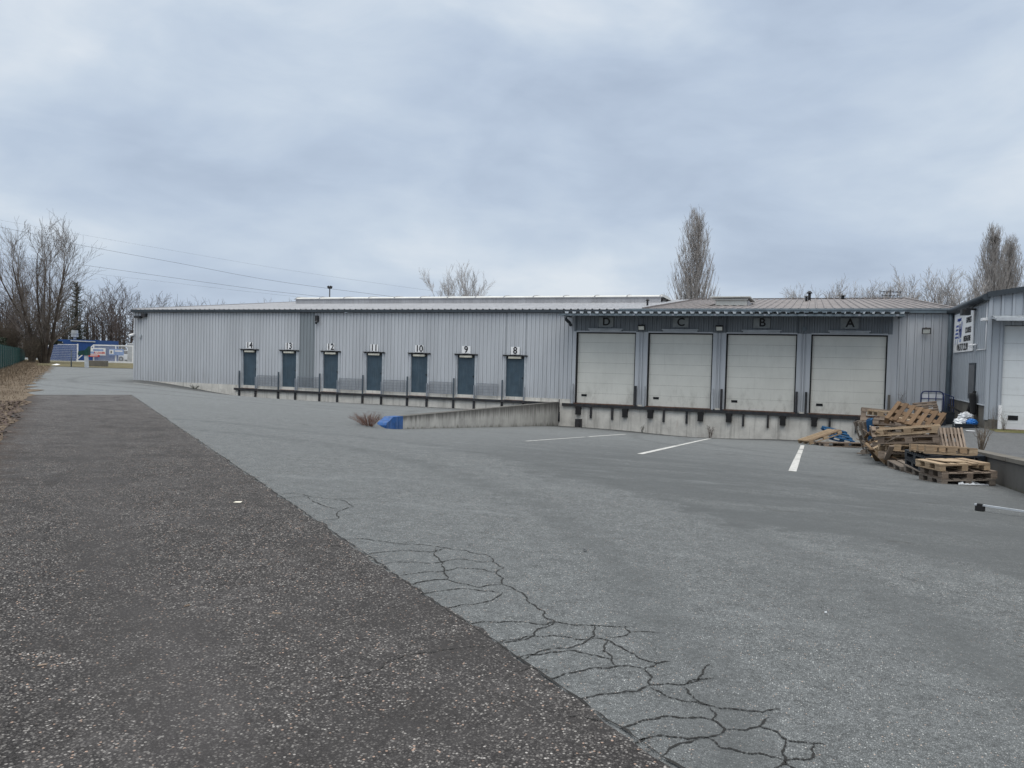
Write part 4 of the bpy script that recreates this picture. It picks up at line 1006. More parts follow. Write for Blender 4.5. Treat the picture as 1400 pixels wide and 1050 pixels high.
# brush and dry grass on the verge: nobody could count it
q = random.Random(5); b = MB()
for i in range(15000):
    s = q.uniform(20, 100); t = 3.2 + 2.9 * q.random() ** .7; x, y = rc(s, t); h = q.uniform(.05, .17) * (.7 if t < 4.4 else 1.8); a = q.uniform(0, 6.28); w = .004 + .00013 * s
    l = Vector((math.cos(a), math.sin(a), 0)); e = l * h * q.uniform(.2, .9); z = gz(x, y) + .03
    b.poly([(x - l.y * w, y + l.x * w, z), (x + l.y * w, y - l.x * w, z), (x + e.x, y + e.y, z + h)])
tag(b.build('dry_grass', M['blade']), 'brown dry grass growing along the green fence', 'grass', kind='stuff')
b = MB()
for i in range(1500):
    s = q.uniform(10, 25); t = 3.3 + abs(q.gauss(0, .8)) - .35 * q.random(); x, y = rc(s, t); z = gz(x, y) + .035; r = q.uniform(.025, .06); a = q.uniform(0, 6.28)
    b.poly([(x + r * math.cos(a + k), y + r * math.sin(a + k), z + q.uniform(-.01, .03)) for k in (0, 1.4, 3.1, 4.6)])
tag(b.build('leaf_litter', M['leaf_red']), 'dead red brown leaves drifted along the lane edge', 'leaves', kind='stuff')

# ------------------------------------------------------------------ trees
def tree_mesh(seed, h, style):
    q = random.Random(seed); tr = MB(); cr = MB()
    def grow(p, d, ln, r, lev, up, bend, twig):
        n = 5 if lev < 2 else (4 if lev == 2 else 3)
        pts = [p.copy()]; rad = [r]; kids = []
        for i in range(n):
            d = (d + Vector((q.gauss(0, bend), q.gauss(0, bend), q.gauss(0, bend * .6) + up))).normalized()
            p = p + d * ln / n; pts.append(p.copy()); rad.append(max(twig, r * (1 - .8 * (i + 1) / n)))
            kids.append((p.copy(), d.copy(), (i + 1) / n, rad[-1]))
        (tr if lev == 0 else cr).tube(pts, rad, 7 if lev == 0 else (5 if lev == 1 else 3), cap=False)
        return kids
    def spawn(kids, lev, ln, cnt, ang, up, bend, twig, maxlev, shrink):
        if lev > maxlev: return
        for (p, d, t, r) in kids:
            c = cnt(lev, t)
            k = int(c) + (1 if q.random() < c % 1 else 0)
            for _ in range(k):
                a = d.orthogonal().normalized(); a.rotate(Matrix.Rotation(q.uniform(0, 6.283), 3, d)); th = R(ang(lev, t) * q.uniform(.6, 1.3))
                nd = (d * math.cos(th) + a * math.sin(th)).normalized()
                l2 = ln * shrink(lev, t) * q.uniform(.65, 1.15)
                spawn(grow(p, nd, l2, max(twig, r * .62), lev, up, bend, twig), lev + 1, l2, cnt, ang, up, bend, twig, maxlev, shrink)
    if style == 'poplar':
        k = []
        p = Vector((0, 0, 0)); d = Vector((0, 0, 1)); pts = [p.copy()]; rad = [h * .016]; N_ = 22
        for i in range(N_):
            d = (d + Vector((q.gauss(0, .01), q.gauss(0, .01), .12))).normalized(); p = p + d * h * .93 / N_
            pts.append(p.copy()); rad.append(h * .016 * (1 - .93 * (i + 1) / N_)); k.append((p.copy(), d.copy(), (i + 1) / N_, rad[-1]))
        tr.tube(pts, rad, 7, cap=False)
        def env(z):
            f = min(1, max(0, z / h)); return .168 * h * ((1 - f) / .5) ** .5 if f > .5 else .168 * h * (.6 + .4 * ss(.05, .5, f))
        for i in range(400):
            z1 = h * (.14 + .85 * q.random() ** .85); az = q.uniform(0, 6.283); r = env(z1) * math.sqrt(q.uniform(.03, 1)); dz = min(r * q.uniform(1.7, 2.9) + .05 * h, z1 - .04 * h); z0 = z1 - dz
            o = k[min(len(k) - 1, int(z0 / (h * .93) * N_))][0]; c_, s_ = math.cos(az), math.sin(az); pts = []
            for j in range(6):
                u = j / 5; rr = r * u ** .72; pts.append(Vector((o.x * (1 - u) + rr * c_ + q.gauss(0, .06), o.y * (1 - u) + rr * s_ + q.gauss(0, .06), z0 + dz * u)))
            r0 = h * .0035 * (1.25 - z0 / h); cr.tube(pts, [max(.009, r0 * (1 - .8 * j / 5)) for j in range(6)], 4, cap=False)
            for j in range(9):
                u = q.uniform(.15, 1); w_ = u * 5; b0 = pts[min(4, int(w_))].lerp(pts[min(5, int(w_) + 1)], w_ - int(w_)); ln = h * q.uniform(.025, .06); a2 = q.uniform(0, 6.283); th = R(q.uniform(8, 38))
                d = Vector((math.cos(a2) * math.sin(th), math.sin(a2) * math.sin(th), math.cos(th))); m_ = b0 + d * ln * .5; e_ = b0 + (d + Vector((0, 0, .3))).normalized() * ln
                cr.tube([b0, m_, e_], [.012, .010, .006], 3, cap=False)
                for _ in range(2):
                    d3 = (d + Vector((q.gauss(0, .4), q.gauss(0, .4), .1))).normalized(); b1 = b0.lerp(e_, q.uniform(.2, .8)); cr.tube([b1, b1 + d3 * ln * .45], [.009, .005], 3, cap=False)
    elif style == 'vase':
        for i in range(9):
            az = i * 6.283 / 9 + q.uniform(-.3, .3); th = R(q.uniform(3, 27)); d = Vector((math.cos(az) * math.sin(th), math.sin(az) * math.sin(th), math.cos(th)))
            kk = grow(Vector((math.cos(az) * .25, math.sin(az) * .25, 0)), d, h * q.uniform(.55, .8), h * .0105, 0, .035, .05, .012)
            spawn(kk, 1, h * .62, lambda lv, t: 2.3 if lv == 1 else (2.0 if lv == 2 else 1.2), lambda lv, t: 30, .07, .09, .009, 3, lambda lv, t: (.45 - .15 * t) if lv == 1 else .48)
    else:
        th = R(q.uniform(0, 4)); kk = grow(Vector((0, 0, 0)), Vector((math.sin(th), 0, math.cos(th))), h * .55, h * .016, 0, .05, .04, .02)
        if style == 'round':
            spawn(kk[1:], 1, h, lambda lv, t: 3.0 if lv == 1 else (2.4 if lv == 2 else 1.8 if lv == 3 else 1.0), lambda lv, t: 46 if lv == 1 else 36, .05, .09, .0125, 4, lambda lv, t: .42 if lv == 1 else .46)
        else:   # 'wood': drawn-up woodland tree
            spawn(kk[1:], 1, h, lambda lv, t: 2.4 if lv == 1 else (1.9 if lv == 2 else 1.1), lambda lv, t: 38, .07, .12, .016, 3, lambda lv, t: .38 if lv == 1 else .45)
    zm = max(v[2] for v in cr.v); k_ = h / zm
    for m_ in (tr, cr): m_.v = [(x * k_, y * k_, z * k_) for x, y, z in m_.v]
    return tr, cr
TM = {}
def tree(key, seed, h, style, loc, rz_, sc, label, bark='bark', crown='bark_l', group=None, z=None, sx=1):
    if key not in TM:
        a, c = tree_mesh(seed, h, style); TM[key] = (a.mesh('trunk', M[bark]), c.mesh('crown', M[crown]))
    x, y = loc; r = thing('tree', label, 'tree', (x, y, gz(x, y) - .1 if z is None else z), (0, 0, rz_), group); r.scale = (sc * sx, sc * sx, sc)
    for me in TM[key]:
        o = bpy.data.objects.new(me.name, me); COL.objects.link(o); o.parent = r
    return r
tree('vase', 21, 15.6, 'vase', (-64.2, 23.6), 20, 1.0, 'tall many stemmed bare tree spreading behind the green fence at the far left', 'bark', 'bark_l')
G_ = 'bare woodland trees behind the blue building'
W_ = [(-107.1, 49.8, 12.8, 'dark bare tree at the extreme left edge behind the hedge'), (-109.4, 54.2, 12.2, 'bare tree partly hidden by the tall many stemmed tree'), (-92.3, 53.3, 11.5, 'bare woodland tree just right of the dark upright tree'),
      (-97.0, 59.0, 12.9, 'bare tree above the white roof vent side of the blue building'), (-93.2, 57.3, 13.0, 'forked bare tree above the right end of the blue building'), (-86.1, 52.5, 12.4, 'bare tree directly behind the white sliding gate'),
      (-88.9, 56.8, 12.0, 'bare tree beside the left corner of the warehouse'), (-89.8, 61.8, 11.4, 'bare crown peeping over the left end of the warehouse roof'), (-88.5, 65.5, 11.0, 'pale bare crown second from the warehouse left end above the roof'),
      (-83.4, 65.4, 10.9, 'wide bare crown third from the left end above the roof'), (-80.1, 66.6, 10.6, 'lowest bare crown above the roof left of the lamp mast'), (-101, 50.5, 11.6, 'bare tree between the tall many stemmed tree and the dark upright tree'),
      (-118, 60, 13.2, 'bare tree far back at the left edge'), (-100.5, 63.5, 12.2, 'thin bare tree far behind the white roof vent')]
for i, (x, y, h, lb) in enumerate(W_):
    k = i % 4; tree('wood%d' % k, 40 + k, 12, 'wood', (x, y), i * 77, h / 12, lb, 'bark_d', 'bark_v', G_)
for (x, y, h, lb) in ((-77.5, 72.3, 11.2, 'faint small bare crown above the roof right of the row'), (-73.5, 73.8, 11.2, 'faint small bare crown nearest the rooftop rooflight end')):
    tree('round1', 62, 11, 'round', (x, y), 40, h / 11, lb, 'bark', 'bark_l', G_)
# dark upright tree, ivy clad
CT = thing('tree', 'dark upright ivy clad tree left of the white roof vent', 'tree', (-87.8, 46.5, .3))
b = MB(); b.tube([(0, 0, 0), (.1, 0, 5), (.2, .1, 11.2)], [.32, .22, .05], 8); b.build('trunk', M['bark_d'], CT)
b = MB(); q = random.Random(8)
for i in range(1500):
    z = q.uniform(1.5, 11); r = (.3 + 2.0 * max(0, math.sin(z * 1.9) * .5 + .35) * (1 - (z - 1.5) / 11)) * q.random(); a = q.uniform(0, 6.283)
    p = Vector((.15 + r * math.cos(a), r * math.sin(a), z)); s_ = q.uniform(.04, .10); d1 = Vector((q.gauss(0, 1), q.gauss(0, 1), q.gauss(0, 1))).normalized(); d2 = d1.orthogonal()
    b.poly([p + d1 * s_, p + d2 * s_ * .7, p - d1 * s_, p - d2 * s_ * .7])
for i in range(220):
    z = q.uniform(2, 11); a = q.uniform(0, 6.283); l = q.uniform(.8, 2.9) * (1 - (z - 3) / 12)
    b.tube([(.15, 0, z), (.15 + l * .6 * math.cos(a), l * .6 * math.sin(a), z + .1), (.15 + l * math.cos(a), l * math.sin(a), z + .35)], [.05, .035, .015], 3, cap=False)
b.build('crown', M['hedge'], CT)
# trees behind the warehouse
tree('vase2', 33, 12, 'vase', (-24.9, 40.8), 75, 1.05, 'small bare rounded tree behind the middle of the warehouse roof', 'bark_l', 'bark_p', None, 0, .92)
tree('poplar', 71, 19, 'poplar', (-1.7, 47.6), 0, .99, 'tall columnar bare poplar behind the warehouse', 'bark_l', 'bark_p', None, -.3)
RG = 'bare trees behind the right of the warehouse'
for i, (x, y, h, lb) in enumerate(((10.3, 63.1, 12.6, 'left of the three low rounded bare crowns above the brown roof'), (13.4, 62.0, 13.0, 'middle of the three low rounded bare crowns above the brown roof'), (16.2, 65.2, 12.7, 'right of the three low rounded bare crowns beside the aerial'), (20.3, 56.2, 13.4, 'rounded bare tree right of the rooftop aerial'), (23.6, 55.2, 13.2, 'rounded bare tree above the gap between the two buildings'))):
    tree('vase%d' % (2 + i % 2), 33 + i % 2, 12, 'vase', (x, y), 90 + i * 70, h / 12.2, lb, 'bark_l', 'bark_p', RG, -.2, 1.15)
tree('poplar2', 73, 17, 'poplar', (28.2, 64.6), 130, 1.1, 'left of the twin columnar bare poplars, with a dark nest', 'bark_l', 'bark_p', None, -.2, 1.0)
tree('poplar2', 73, 17, 'poplar', (30.2, 66.5), 250, 1.04, 'right of the twin columnar bare poplars above the workshop', 'bark_l', 'bark_p', None, -.2, .95)
q = random.Random(4); b = MB()
for i in range(160):
    d = Vector((q.gauss(0, .14), q.gauss(0, .14), q.gauss(0, .2))); e = Vector((q.gauss(0, 1), q.gauss(0, 1), q.gauss(0, .6))).normalized() * .25; b.tube([d - e, d + e], .02, 3, cap=False)
o = b.build('bird_nest', M['bark_d']); o.location = (28.2, 64.4, 16.3); tag(o, 'dark twiggy nest high in the left twin poplar', 'nest')

# ------------------------------------------------------------------ far left: fences, hedge, blue building, cars
GF = thing('green_fence', 'dark green slatted fence running along the left verge', 'fence', (0, 0, 0))
S = span(44, 102, 2.5)
def ft(s): return 2.0 - .35 * (s - 64) / 41
for i, (s0, s1) in enumerate(zip(S, S[1:])):
    x0, y0 = rc(s0, 6.0); x1, y1 = rc(s1, 6.0); b = MB(); t0, t1 = ft(s0), ft(s1)
    for k in range(25):
        u0 = (k + .08) / 25; u1 = (k + .92) / 25; p = Vector((x0, y0)).lerp(Vector((x1, y1)), u0); r_ = Vector((x0, y0)).lerp(Vector((x1, y1)), u1); tt = t0 + (t1 - t0) * u0; dz = .03 * (k % 2)
        b.quad((p.x, p.y, .2), (r_.x, r_.y, .2), (r_.x, r_.y, tt + dz), (p.x, p.y, tt + dz))
    for z in (.5, 1.1, 1.7): b.bar((x0, y0, z), (x1, y1, z), .03, .03)
    b.build('panel', M['green'], GF)
    b = MB(); b.box(x0 - .04, x0 + .04, y0 - .04, y0 + .04, .1, t0 + .06); b.build('post', M['green'], GF)
def leafy(name, fn, n, size, mat, label, cat, seed):
    q = random.Random(seed); b = MB()
    for i in range(n):
        p = Vector(fn(q)); s_ = q.uniform(.5, 1) * size; d1 = Vector((q.gauss(0, 1), q.gauss(0, 1), q.gauss(0, 1))).normalized(); d2 = d1.orthogonal()
        b.poly([p + d1 * s_, p + d2 * s_ * .6, p - d1 * s_, p - d2 * s_ * .6])
    return tag(b.build(name, mat), label, cat)
def hedge_pt(q):
    s = q.uniform(50, 88); t = q.uniform(7.0, 9.5); x, y = rc(s, t); return (x, y, q.uniform(.3, 2.75 + .12 * math.sin(s * 1.3)) if q.random() < .6 else 2.6 + q.uniform(-.3, .15))
leafy('hedge', hedge_pt, 9000, .14, M['hedge'], 'dark evergreen hedge standing behind the green fence', 'hedge', 2)
def ivy_pt(q):
    a = q.uniform(0, 6.28); r = math.sqrt(q.random()); x, y = far(-50.2 + 1.6 * r * math.cos(a), 83 + 1.5 * r * math.sin(a)); return (x, y, 2.5 + .75 * (q.random() - .3) * (1.2 - r))
leafy('ivy', ivy_pt, 900, .12, M['hedge'], 'dark ivy clump hanging at the left end of the blue building', 'ivy', 3)
for i, (lat, dep, n, h, sp, mt, lb) in enumerate(((-52.6, 80, 240, 4.6, 1.7, 'twig_g', 'dense brown brush around the foot of the tall bare tree'), (-49.2, 79, 200, 3.0, 1.0, 'twig_g', 'brown thicket covering the far end of the green fence'), (-55.6, 78, 130, 4.0, 1.5, 'twig_g', 'tangled bare brush behind the green fence'), (-50.0, 75.5, 110, 1.6, 1.2, 'twig', 'low dead bramble at the lane side of the thicket'), (-46.6, 66, 90, .9, 1.3, 'twig', 'low bramble in front of the green fence'), (-42, 58, 110, .8, 1.6, 'twig', 'low brown bramble on the verge nearest the left edge'))):
    x, y = far(lat, dep); stems('thicket', (x, y, gz(x, y)), n, h, sp, .022 if h > 2 else .014, M[mt], lb, 60 + i, 6, 'thicket')
# far-off wood behind everything on the left: one mass
q = random.Random(77); b = MB()
for i in range(950):
    lat = q.uniform(-100, -30); dp = q.uniform(132, 165); x, y = far(lat * dp / 95, dp); h = q.uniform(5, 10.5); r = q.uniform(.05, .14); lean = Vector((q.gauss(0, .5), q.gauss(0, .5), h))
    p = Vector((x, y, .2)); b.tube([p, p + lean * .5, p + lean], [r, r * .7, r * .2], 3, cap=False)
    for k in range(9):
        t = q.uniform(.25, .95); o_ = p + lean * t; d = Vector((q.gauss(0, 1), q.gauss(0, 1), q.uniform(.2, 1.3))).normalized() * q.uniform(.8, 2.6)
        b.tube([o_, o_ + d * .6, o_ + d + Vector((0, 0, .3))], [.045, .03, .014], 3, cap=False)
tag(b.build('far_wood', M['bark_d']), 'mass of bare woodland closing the view at the far left', 'wood', kind='stuff')
q = random.Random(78); b = MB()
for i in range(2600):
    lat = q.uniform(-105, -32); dp = q.uniform(118, 128); x, y = far(lat * dp / 95, dp); h = q.uniform(1, 3.2); a = q.gauss(0, .6); c = q.gauss(0, .6); p = Vector((x, y, .3))
    b.tube([p, p + Vector((a * .5, c * .5, h * .6)), p + Vector((a, c, h))], [.05, .035, .015], 3, cap=False)
tag(b.build('undergrowth', M['bark_d']), 'dark bare undergrowth along the edge of the wood', 'undergrowth', kind='stuff')
# blue building
x, y = far(-56.2, 96); BB = thing('blue_building', 'long low bright blue cabin behind the white fence', 'cabin', (x, y, .3), (0, 0, 21.1))
b = MB(); b.box(-2.2, 4.6, 0, 5, -.3, 2.75); b.build('wall', M['navy'], BB)
b = MB()
for xx in span(-2.2, 4.6, .4): b.box(xx - .03, xx + .03, -.03, 0, -.3, 2.6)
b.build('ribs', M['navy'], BB)
b = MB(); b.box(1.2, 4.25, -.12, -.035, 2.58, 2.70, Matrix.Rotation(R(1.2), 4, 'Y')); b.build('roof_trim', M['trim'], BB)
b = MB(); b.tube([(1.15, 1, 2.75), (1.15, 1, 3.1)], .18, 10); b.box(.85, 1.45, .7, 1.3, 3.1, 3.5); b.box(.78, 1.52, .63, 1.37, 3.5, 3.55); b.box(.85, 1.4, .7, 1.3, 3.55, 3.95); b.build('roof_vent', M['galv'], BB)
b = MB(); b.box(.18, .26, -.06, -.035, 2.2, 2.45); b.build('wall_lamp', M['white'], BB)
# a second cabin section at the right rear
# white mesh fence
x, y = far(-54.7, 91); WF = thing('mesh_fence', 'white welded mesh fence in front of the blue cabin', 'fence', (x, y, .36), (0, 0, 21.1))
for k, (a, c) in enumerate(((0, 3.38),)):
    b = MB()
    for xx in span(a, c, .12): b.box(xx - .004, xx + .004, -.004, .004, 0, 2.05)
    for z in span(.02, 2.05, .2): b.box(a, c, -.012, -.004, z - .007, z + .007)
    for z in (.05, 2.04): b.box(a, c, -.02, .0, z - .03, z + .03)
    b.build('panel', M['white'], WF)
for xx in (0, 3.4): b = MB(); b.box(xx - .05, xx + .05, -.05, .05, -.4, 2.15); b.build('post', M['white'], WF)
# sliding gate
x, y = far(-51.2, 90.8); SG = thing('sliding_gate', 'white barred sliding gate with a slanting brace and banners', 'gate', (x, y, .36), (0, 0, 21.1))
b = MB(); b.box(-.1, 9.5, -.06, .06, .0, .2); b.box(1.85, 9.5, -.05, .05, 1.98, 2.12); b.bar((-.1, 0, .25), (1.9, 0, 2.06), .09, .1)
for xx in (1.9, 4.5, 6.6): b.box(xx - .05, xx + .05, -.05, .05, .2, 1.98)
b.build('gate_frame', M['white'], SG)
b = MB()
for xx in span(2.05, 9.4, .13): b.box(xx - .011, xx + .011, -.011, .011, .2, 1.98)
b.build('bars', M['white'], SG)
for xx in (3.2, 6.65): b = MB(); b.box(xx - .06, xx + .06, -.3, -.12, -.45, 2.0 if xx > 5 else .25); b.build('support_post', M['white'], SG)
def banner(x, y, w, h, z, mat, label, texts):
    px, py = far(x, y); t = thing('banner', label, 'banner', (px, py, z), (0, 0, 21.1), 'banners on the white gate')
    b = MB(); b.box(0, w, -.01, 0, 0, h); b.build('sheet', mat, t)
    for (bx, bz, bw, bh, mm) in texts: b = MB(); b.box(bx, bx + bw, -.016, -.011, bz, bz + bh); b.build('print_block', mm, t)
    return t
bn = banner(-49.8, 90.6, 2.0, .85, 1.22, M['white'], 'white banner with blue and red print on the left half of the gate', [(.55, .5, 1.2, .22, M['blue_txt2']), (.05, .18, .7, .25, M['blue_txt2'])])
text_mesh('A LOUER', .32, M['red'], (1.3, -.02, .28), (R(90), 0, 0), bn, 'banner_text', .01)
banner(-49.75, 90.5, 1.3, .26, 1.02, M['red'], 'red strip banner below the white banner on the gate', [(.2, .09, .9, .08, M['white'])])
banner(-47.4, 90.6, 1.75, .72, 1.28, M['blue_txt2'], 'pale blue banner with a white print line on the right half of the gate', [(.7, .42, .9, .15, M['white']), (.05, .12, .5, .5, M['white']), (.18, .2, .2, .3, M['black'])])
bx, by = far(-46.2, 94); b = MB(); b.box(-.75, .75, 0, 1.2, 0, 2.35); o = b.build('utility_cabinet', M['galv']); o.location = (bx, by, .4); o.rotation_euler = (0, 0, R(21.1)); tag(o, 'pale grey utility cabinet standing behind the white gate', 'cabinet')
md = o.modifiers.new('bevel', 'BEVEL'); md.width = .04
# green box on a post, dark post, block
x, y = far(-39.2, 70); PB = thing('post_box', 'dark green covered box on a pale post in front of the gate', 'post box', (x, y, gz(x, y)), (0, 0, 21.1))
b = MB(); b.box(.45, .72, -.12, .12, 0, 1.2, Matrix.Rotation(R(-3), 4, 'Y')); b.build('post', M['trim'], PB)
b = MB(); b.poly([(-.15, -.2, 1.15), (.8, -.2, 1.15), (.82, -.2, 1.95), (.5, -.2, 1.6), (-.1, -.2, 1.5)]); b.poly([(-.1, .2, 1.5), (.5, .2, 1.6), (.82, .2, 1.95), (.8, .2, 1.15), (-.15, .2, 1.15)])
e = [(-.15, 1.15), (.8, 1.15), (.82, 1.95), (.5, 1.6), (-.1, 1.5)]
for p, r_ in zip(e, e[1:] + e[:1]): b.quad((p[0], -.2, p[1]), (p[0], .2, p[1]), (r_[0], .2, r_[1]), (r_[0], -.2, r_[1]))
b.build('box', M['green'], PB)
x, y = far(-40.6, 71); b = MB(); b.tube([(0, 0, 0), (0, 0, 1.5)], .05, 8); b.box(-.07, .07, -.07, .07, 1.5, 1.54); o = b.build('steel_post', M['rail']); o.location = (x, y, gz(x, y)); tag(o, 'dark slim post on the grass in front of the white mesh fence', 'post')
x, y = far(-39.8, 74); b = MB(); b.box(-.9, .9, -.3, .3, 0, .62); o = b.build('concrete_block', M['coping']); o.location = (x, y, gz(x, y)); o.rotation_euler = (0, 0, R(21.1)); tag(o, 'weathered concrete block at the foot of the sliding gate', 'block')
md = o.modifiers.new('bevel', 'BEVEL'); md.width = .05; md.segments = 2
for lat, dp, w, lb in ((-43.2, 73, .7, 'white debris on the grass left of the dark post'), (-35.8, 77, .4, 'white scrap on the grass below the gate')):
    x, y = far(lat, dp); b = MB(); b.poly([(-w/2, -.2, .02), (w/2, -.15, .02), (w/2, .2, .1), (-w/3, .25, .14)]); b.poly([(-w/2, -.2, .02), (-w/3, .25, .14), (-w/2, .3, 0)]); o = b.build('litter', M['white']); o.location = (x, y, gz(x, y) + .08); tag(o, lb, 'litter')
# white hatchback behind the gate
def car(loc, rz_, label, prof, wins, Lw, tail=True):
    r = thing('parked_car', label, 'car', loc, (0, 0, rz_), 'white vehicles behind the gate')
    W = .86; b = MB(); n = len(prof)
    def pt(x, z, s): return (x, s * (W - .22 * ss(.85, 1.5, z)), z)
    Ls = [pt(x, z, -1) for x, z in prof]; Rs = [pt(x, z, 1) for x, z in prof]
    b.poly(Ls); b.poly(Rs[::-1])
    for i in range(n): j = (i + 1) % n; b.quad(Ls[j], Ls[i], Rs[i], Rs[j])
    o = b.build('body', M['car'], r); md = o.modifiers.new('bevel', 'BEVEL'); md.width = .05; md.segments = 2; md.limit_method = 'ANGLE'
    for wn in wins:
        b = MB()
        for s in (-1, 1): b.poly([(x, y + s * .012, z) for x, y, z in (pt(x, z, s) for x, z in (wn if s < 0 else wn[::-1]))])
        b.build('window', M['glass'], r)
    for x in Lw:
        for s in (-1, 1):
            b = MB(); b.tube([(x, s * .70, .31), (x, s * .885, .31)], .31, 18); w_ = b.build('wheel', M['tyre'], r)
            b = MB(); b.tube([(x, s * .886, .31), (x, s * .9, .31)], .19, 14); b.build('rim', M['galv'], w_)
    if tail:
        for s in (-1, 1): b = MB(); b.box(-2.1, -1.75, s * .80 - .09, s * .80 + .09, .82, .98); b.build('tail_light', M['red'], r)
    return r
hp = [(-2.03, .35), (-2.05, .75), (-1.98, 1.0), (-1.7, 1.38), (-1.3, 1.47), (-.2, 1.46), (.55, 1.25), (1.0, .98), (1.75, .85), (2.0, .65), (2.02, .35), (1.75, .22), (-1.8, .22)]
x, y = far(-52.0, 104)
car((x + .9, y + .35, .42), 24, 'white hatchback parked behind the gate seen from its left rear', hp, [[(-1.75, 1.0), (-1.55, 1.32), (-1.2, 1.4), (-1.1, 1.0)], [(-1.02, 1.0), (-1.1, 1.4), (-.3, 1.4), (-.2, 1.0)], [(-.1, 1.0), (-.2, 1.4), (.35, 1.26), (.75, 1.0)]], (-1.3, 1.28))
vp = [(-2.4, .4), (-2.45, 1.0), (-2.35, 2.15), (-2.1, 2.3), (1.0, 2.3), (1.35, 2.1), (1.9, 1.3), (2.45, 1.05), (2.5, .45), (2.2, .25), (-2.2, .25)]
x, y = far(-52.8, 112)
car((x, y, .45), 24, 'white van parked farther back behind the white hatchback', vp, [[(1.1, 1.35), (1.0, 2.0), (1.3, 1.95), (1.7, 1.35)]], (-1.5, 1.55))

# ------------------------------------------------------------------ masts, aerial, power lines
x, y = far(-16.7, 70); LM = thing('lamp_mast', 'dark mast with twin lamps rising behind the warehouse roof', 'lamp mast', (x, y, 0))
b = MB(); b.tube([(0, 0, 0), (0, 0, 8.05)], [.09, .05], 8); b.build('mast', M['steel'], LM)
for s in (-1, 1): b = MB(); b.box(-.09, .09, -.08, .08, -.12, .1, Matrix.Translation((s * .13, 0, 8.05)) @ Matrix.Rotation(R(s * 30), 4, 'Y')); b.build('lamp_head', M['steel'], LM)
x, y = far(29.1, 60); AE = thing('roof_aerial', 'small comb shaped aerial on a mast above the brown roof', 'aerial', (x, y, 0), (0, 0, 10))
b = MB(); b.tube([(0, 0, 0), (0, 0, 8.0)], .04, 6); b.build('mast', M['steel'], AE)
b = MB()
for z, l in ((7.85, .75), (7.55, .55)):
    b.tube([(-l, 0, z + .03), (l, 0, z)], .025, 5)
    for xx in span(-l, l, .28): b.tube([(xx, -.35, z), (xx, .35, z + .12)], .02, 4)
    for xx in span(-l, l, .5): b.tube([(xx, 0, z - .13), (xx, 0, z + .16)], .02, 4)
b.build('elements', M['steel'], AE)
PL = 'power lines across the sky'
for (pts, r_, lb) in (([(-205, 56, 36.5), (-147.7, 77.8, 26.8), (-134.9, 82.7, 24.0), (-112.1, 91.4, 20.1), (-90.8, 99.5, 16.6), (-50, 115, 12.2)], .024, 'upper dark power line sloping down behind the tall bare tree'),
                      ([(-205, 56, 28.5), (-147.5, 77.7, 21.2), (-130.9, 84.1, 19.3), (-104.9, 94.0, 16.1), (-87.9, 100.6, 14.3), (-50, 115, 11.5)], .024, 'lower power line running just under the upper one'),
                      ([(-205, 60, 27.0), (-147.5, 81, 19.6), (-120, 92, 16.8), (-95, 101, 14.4), (-50, 118, 11)], .012, 'faintest lowest power line above the woodland'),
                      ([(-205, 52, 38.0), (-147.5, 76, 28.2), (-112, 92, 22.5), (-85, 103, 18.5), (-40, 120, 13)], .011, 'faint topmost power line above the dark upper one')):
    b = MB(); P = [Vector(p) for p in pts]; out = []
    for i in range(len(P) - 1):
        p0 = P[max(i - 1, 0)]; p1 = P[i]; p2 = P[i + 1]; p3 = P[min(i + 2, len(P) - 1)]
        for t in (0, .25, .5, .75):
            out.append(.5 * ((2 * p1) + (p2 - p0) * t + (2 * p0 - 5 * p1 + 4 * p2 - p3) * t * t + (3 * p1 - p0 - 3 * p2 + p3) * t ** 3))
    out.append(P[-1]); b.tube(out, r_, 5); tag(b.build('power_line', M['steel']), lb, 'power line', PL)

# ------------------------------------------------------------------ sky and light
SUN_EL, SUN_AZ = R(62), R(150)       # azimuth clockwise from +Y: behind the camera, to its right
w = bpy.data.worlds.new('World'); SC.world = w; w.use_nodes = True; t = w.node_tree; n = t.nodes; l = t.links
bg = n['Background']; bg.inputs['Strength'].default_value = .1
sky = n.new('ShaderNodeTexSky'); sky.sky_type = 'NISHITA'; sky.sun_disc = False; sky.sun_elevation = SUN_EL; sky.sun_rotation = SUN_AZ; sky.air_density = 1.5; sky.dust_density = 3
tc = n.new('ShaderNodeTexCoord'); sp = n.new('ShaderNodeSeparateXYZ'); l.new(tc.outputs['Generated'], sp.inputs[0])
def mth(op, a, b_=None, cl=False):
    x = n.new('ShaderNodeMath'); x.operation = op; x.use_clamp = cl
    for i, v in enumerate((a, b_)):
        if v is None: continue
        if isinstance(v, (int, float)): x.inputs[i].default_value = v
        else: l.new(v, x.inputs[i])
    return x.outputs[0]
zz = mth('ADD', mth('MAXIMUM', sp.outputs[2], 0), .30)
cb = n.new('ShaderNodeCombineXYZ'); l.new(mth('DIVIDE', sp.outputs[0], zz), cb.inputs[0]); l.new(mth('DIVIDE', sp.outputs[1], zz), cb.inputs[1])
def nz(scale, det, rough, dist, loc):
    mp = n.new('ShaderNodeMapping'); l.new(cb.outputs[0], mp.inputs['Vector']); mp.inputs['Location'].default_value = loc
    x = n.new('ShaderNodeTexNoise'); l.new(mp.outputs[0], x.inputs['Vector']); x.inputs['Scale'].default_value = scale; x.inputs['Detail'].default_value = det; x.inputs['Roughness'].default_value = rough; x.inputs['Distortion'].default_value = dist
    return x.outputs['Fac']
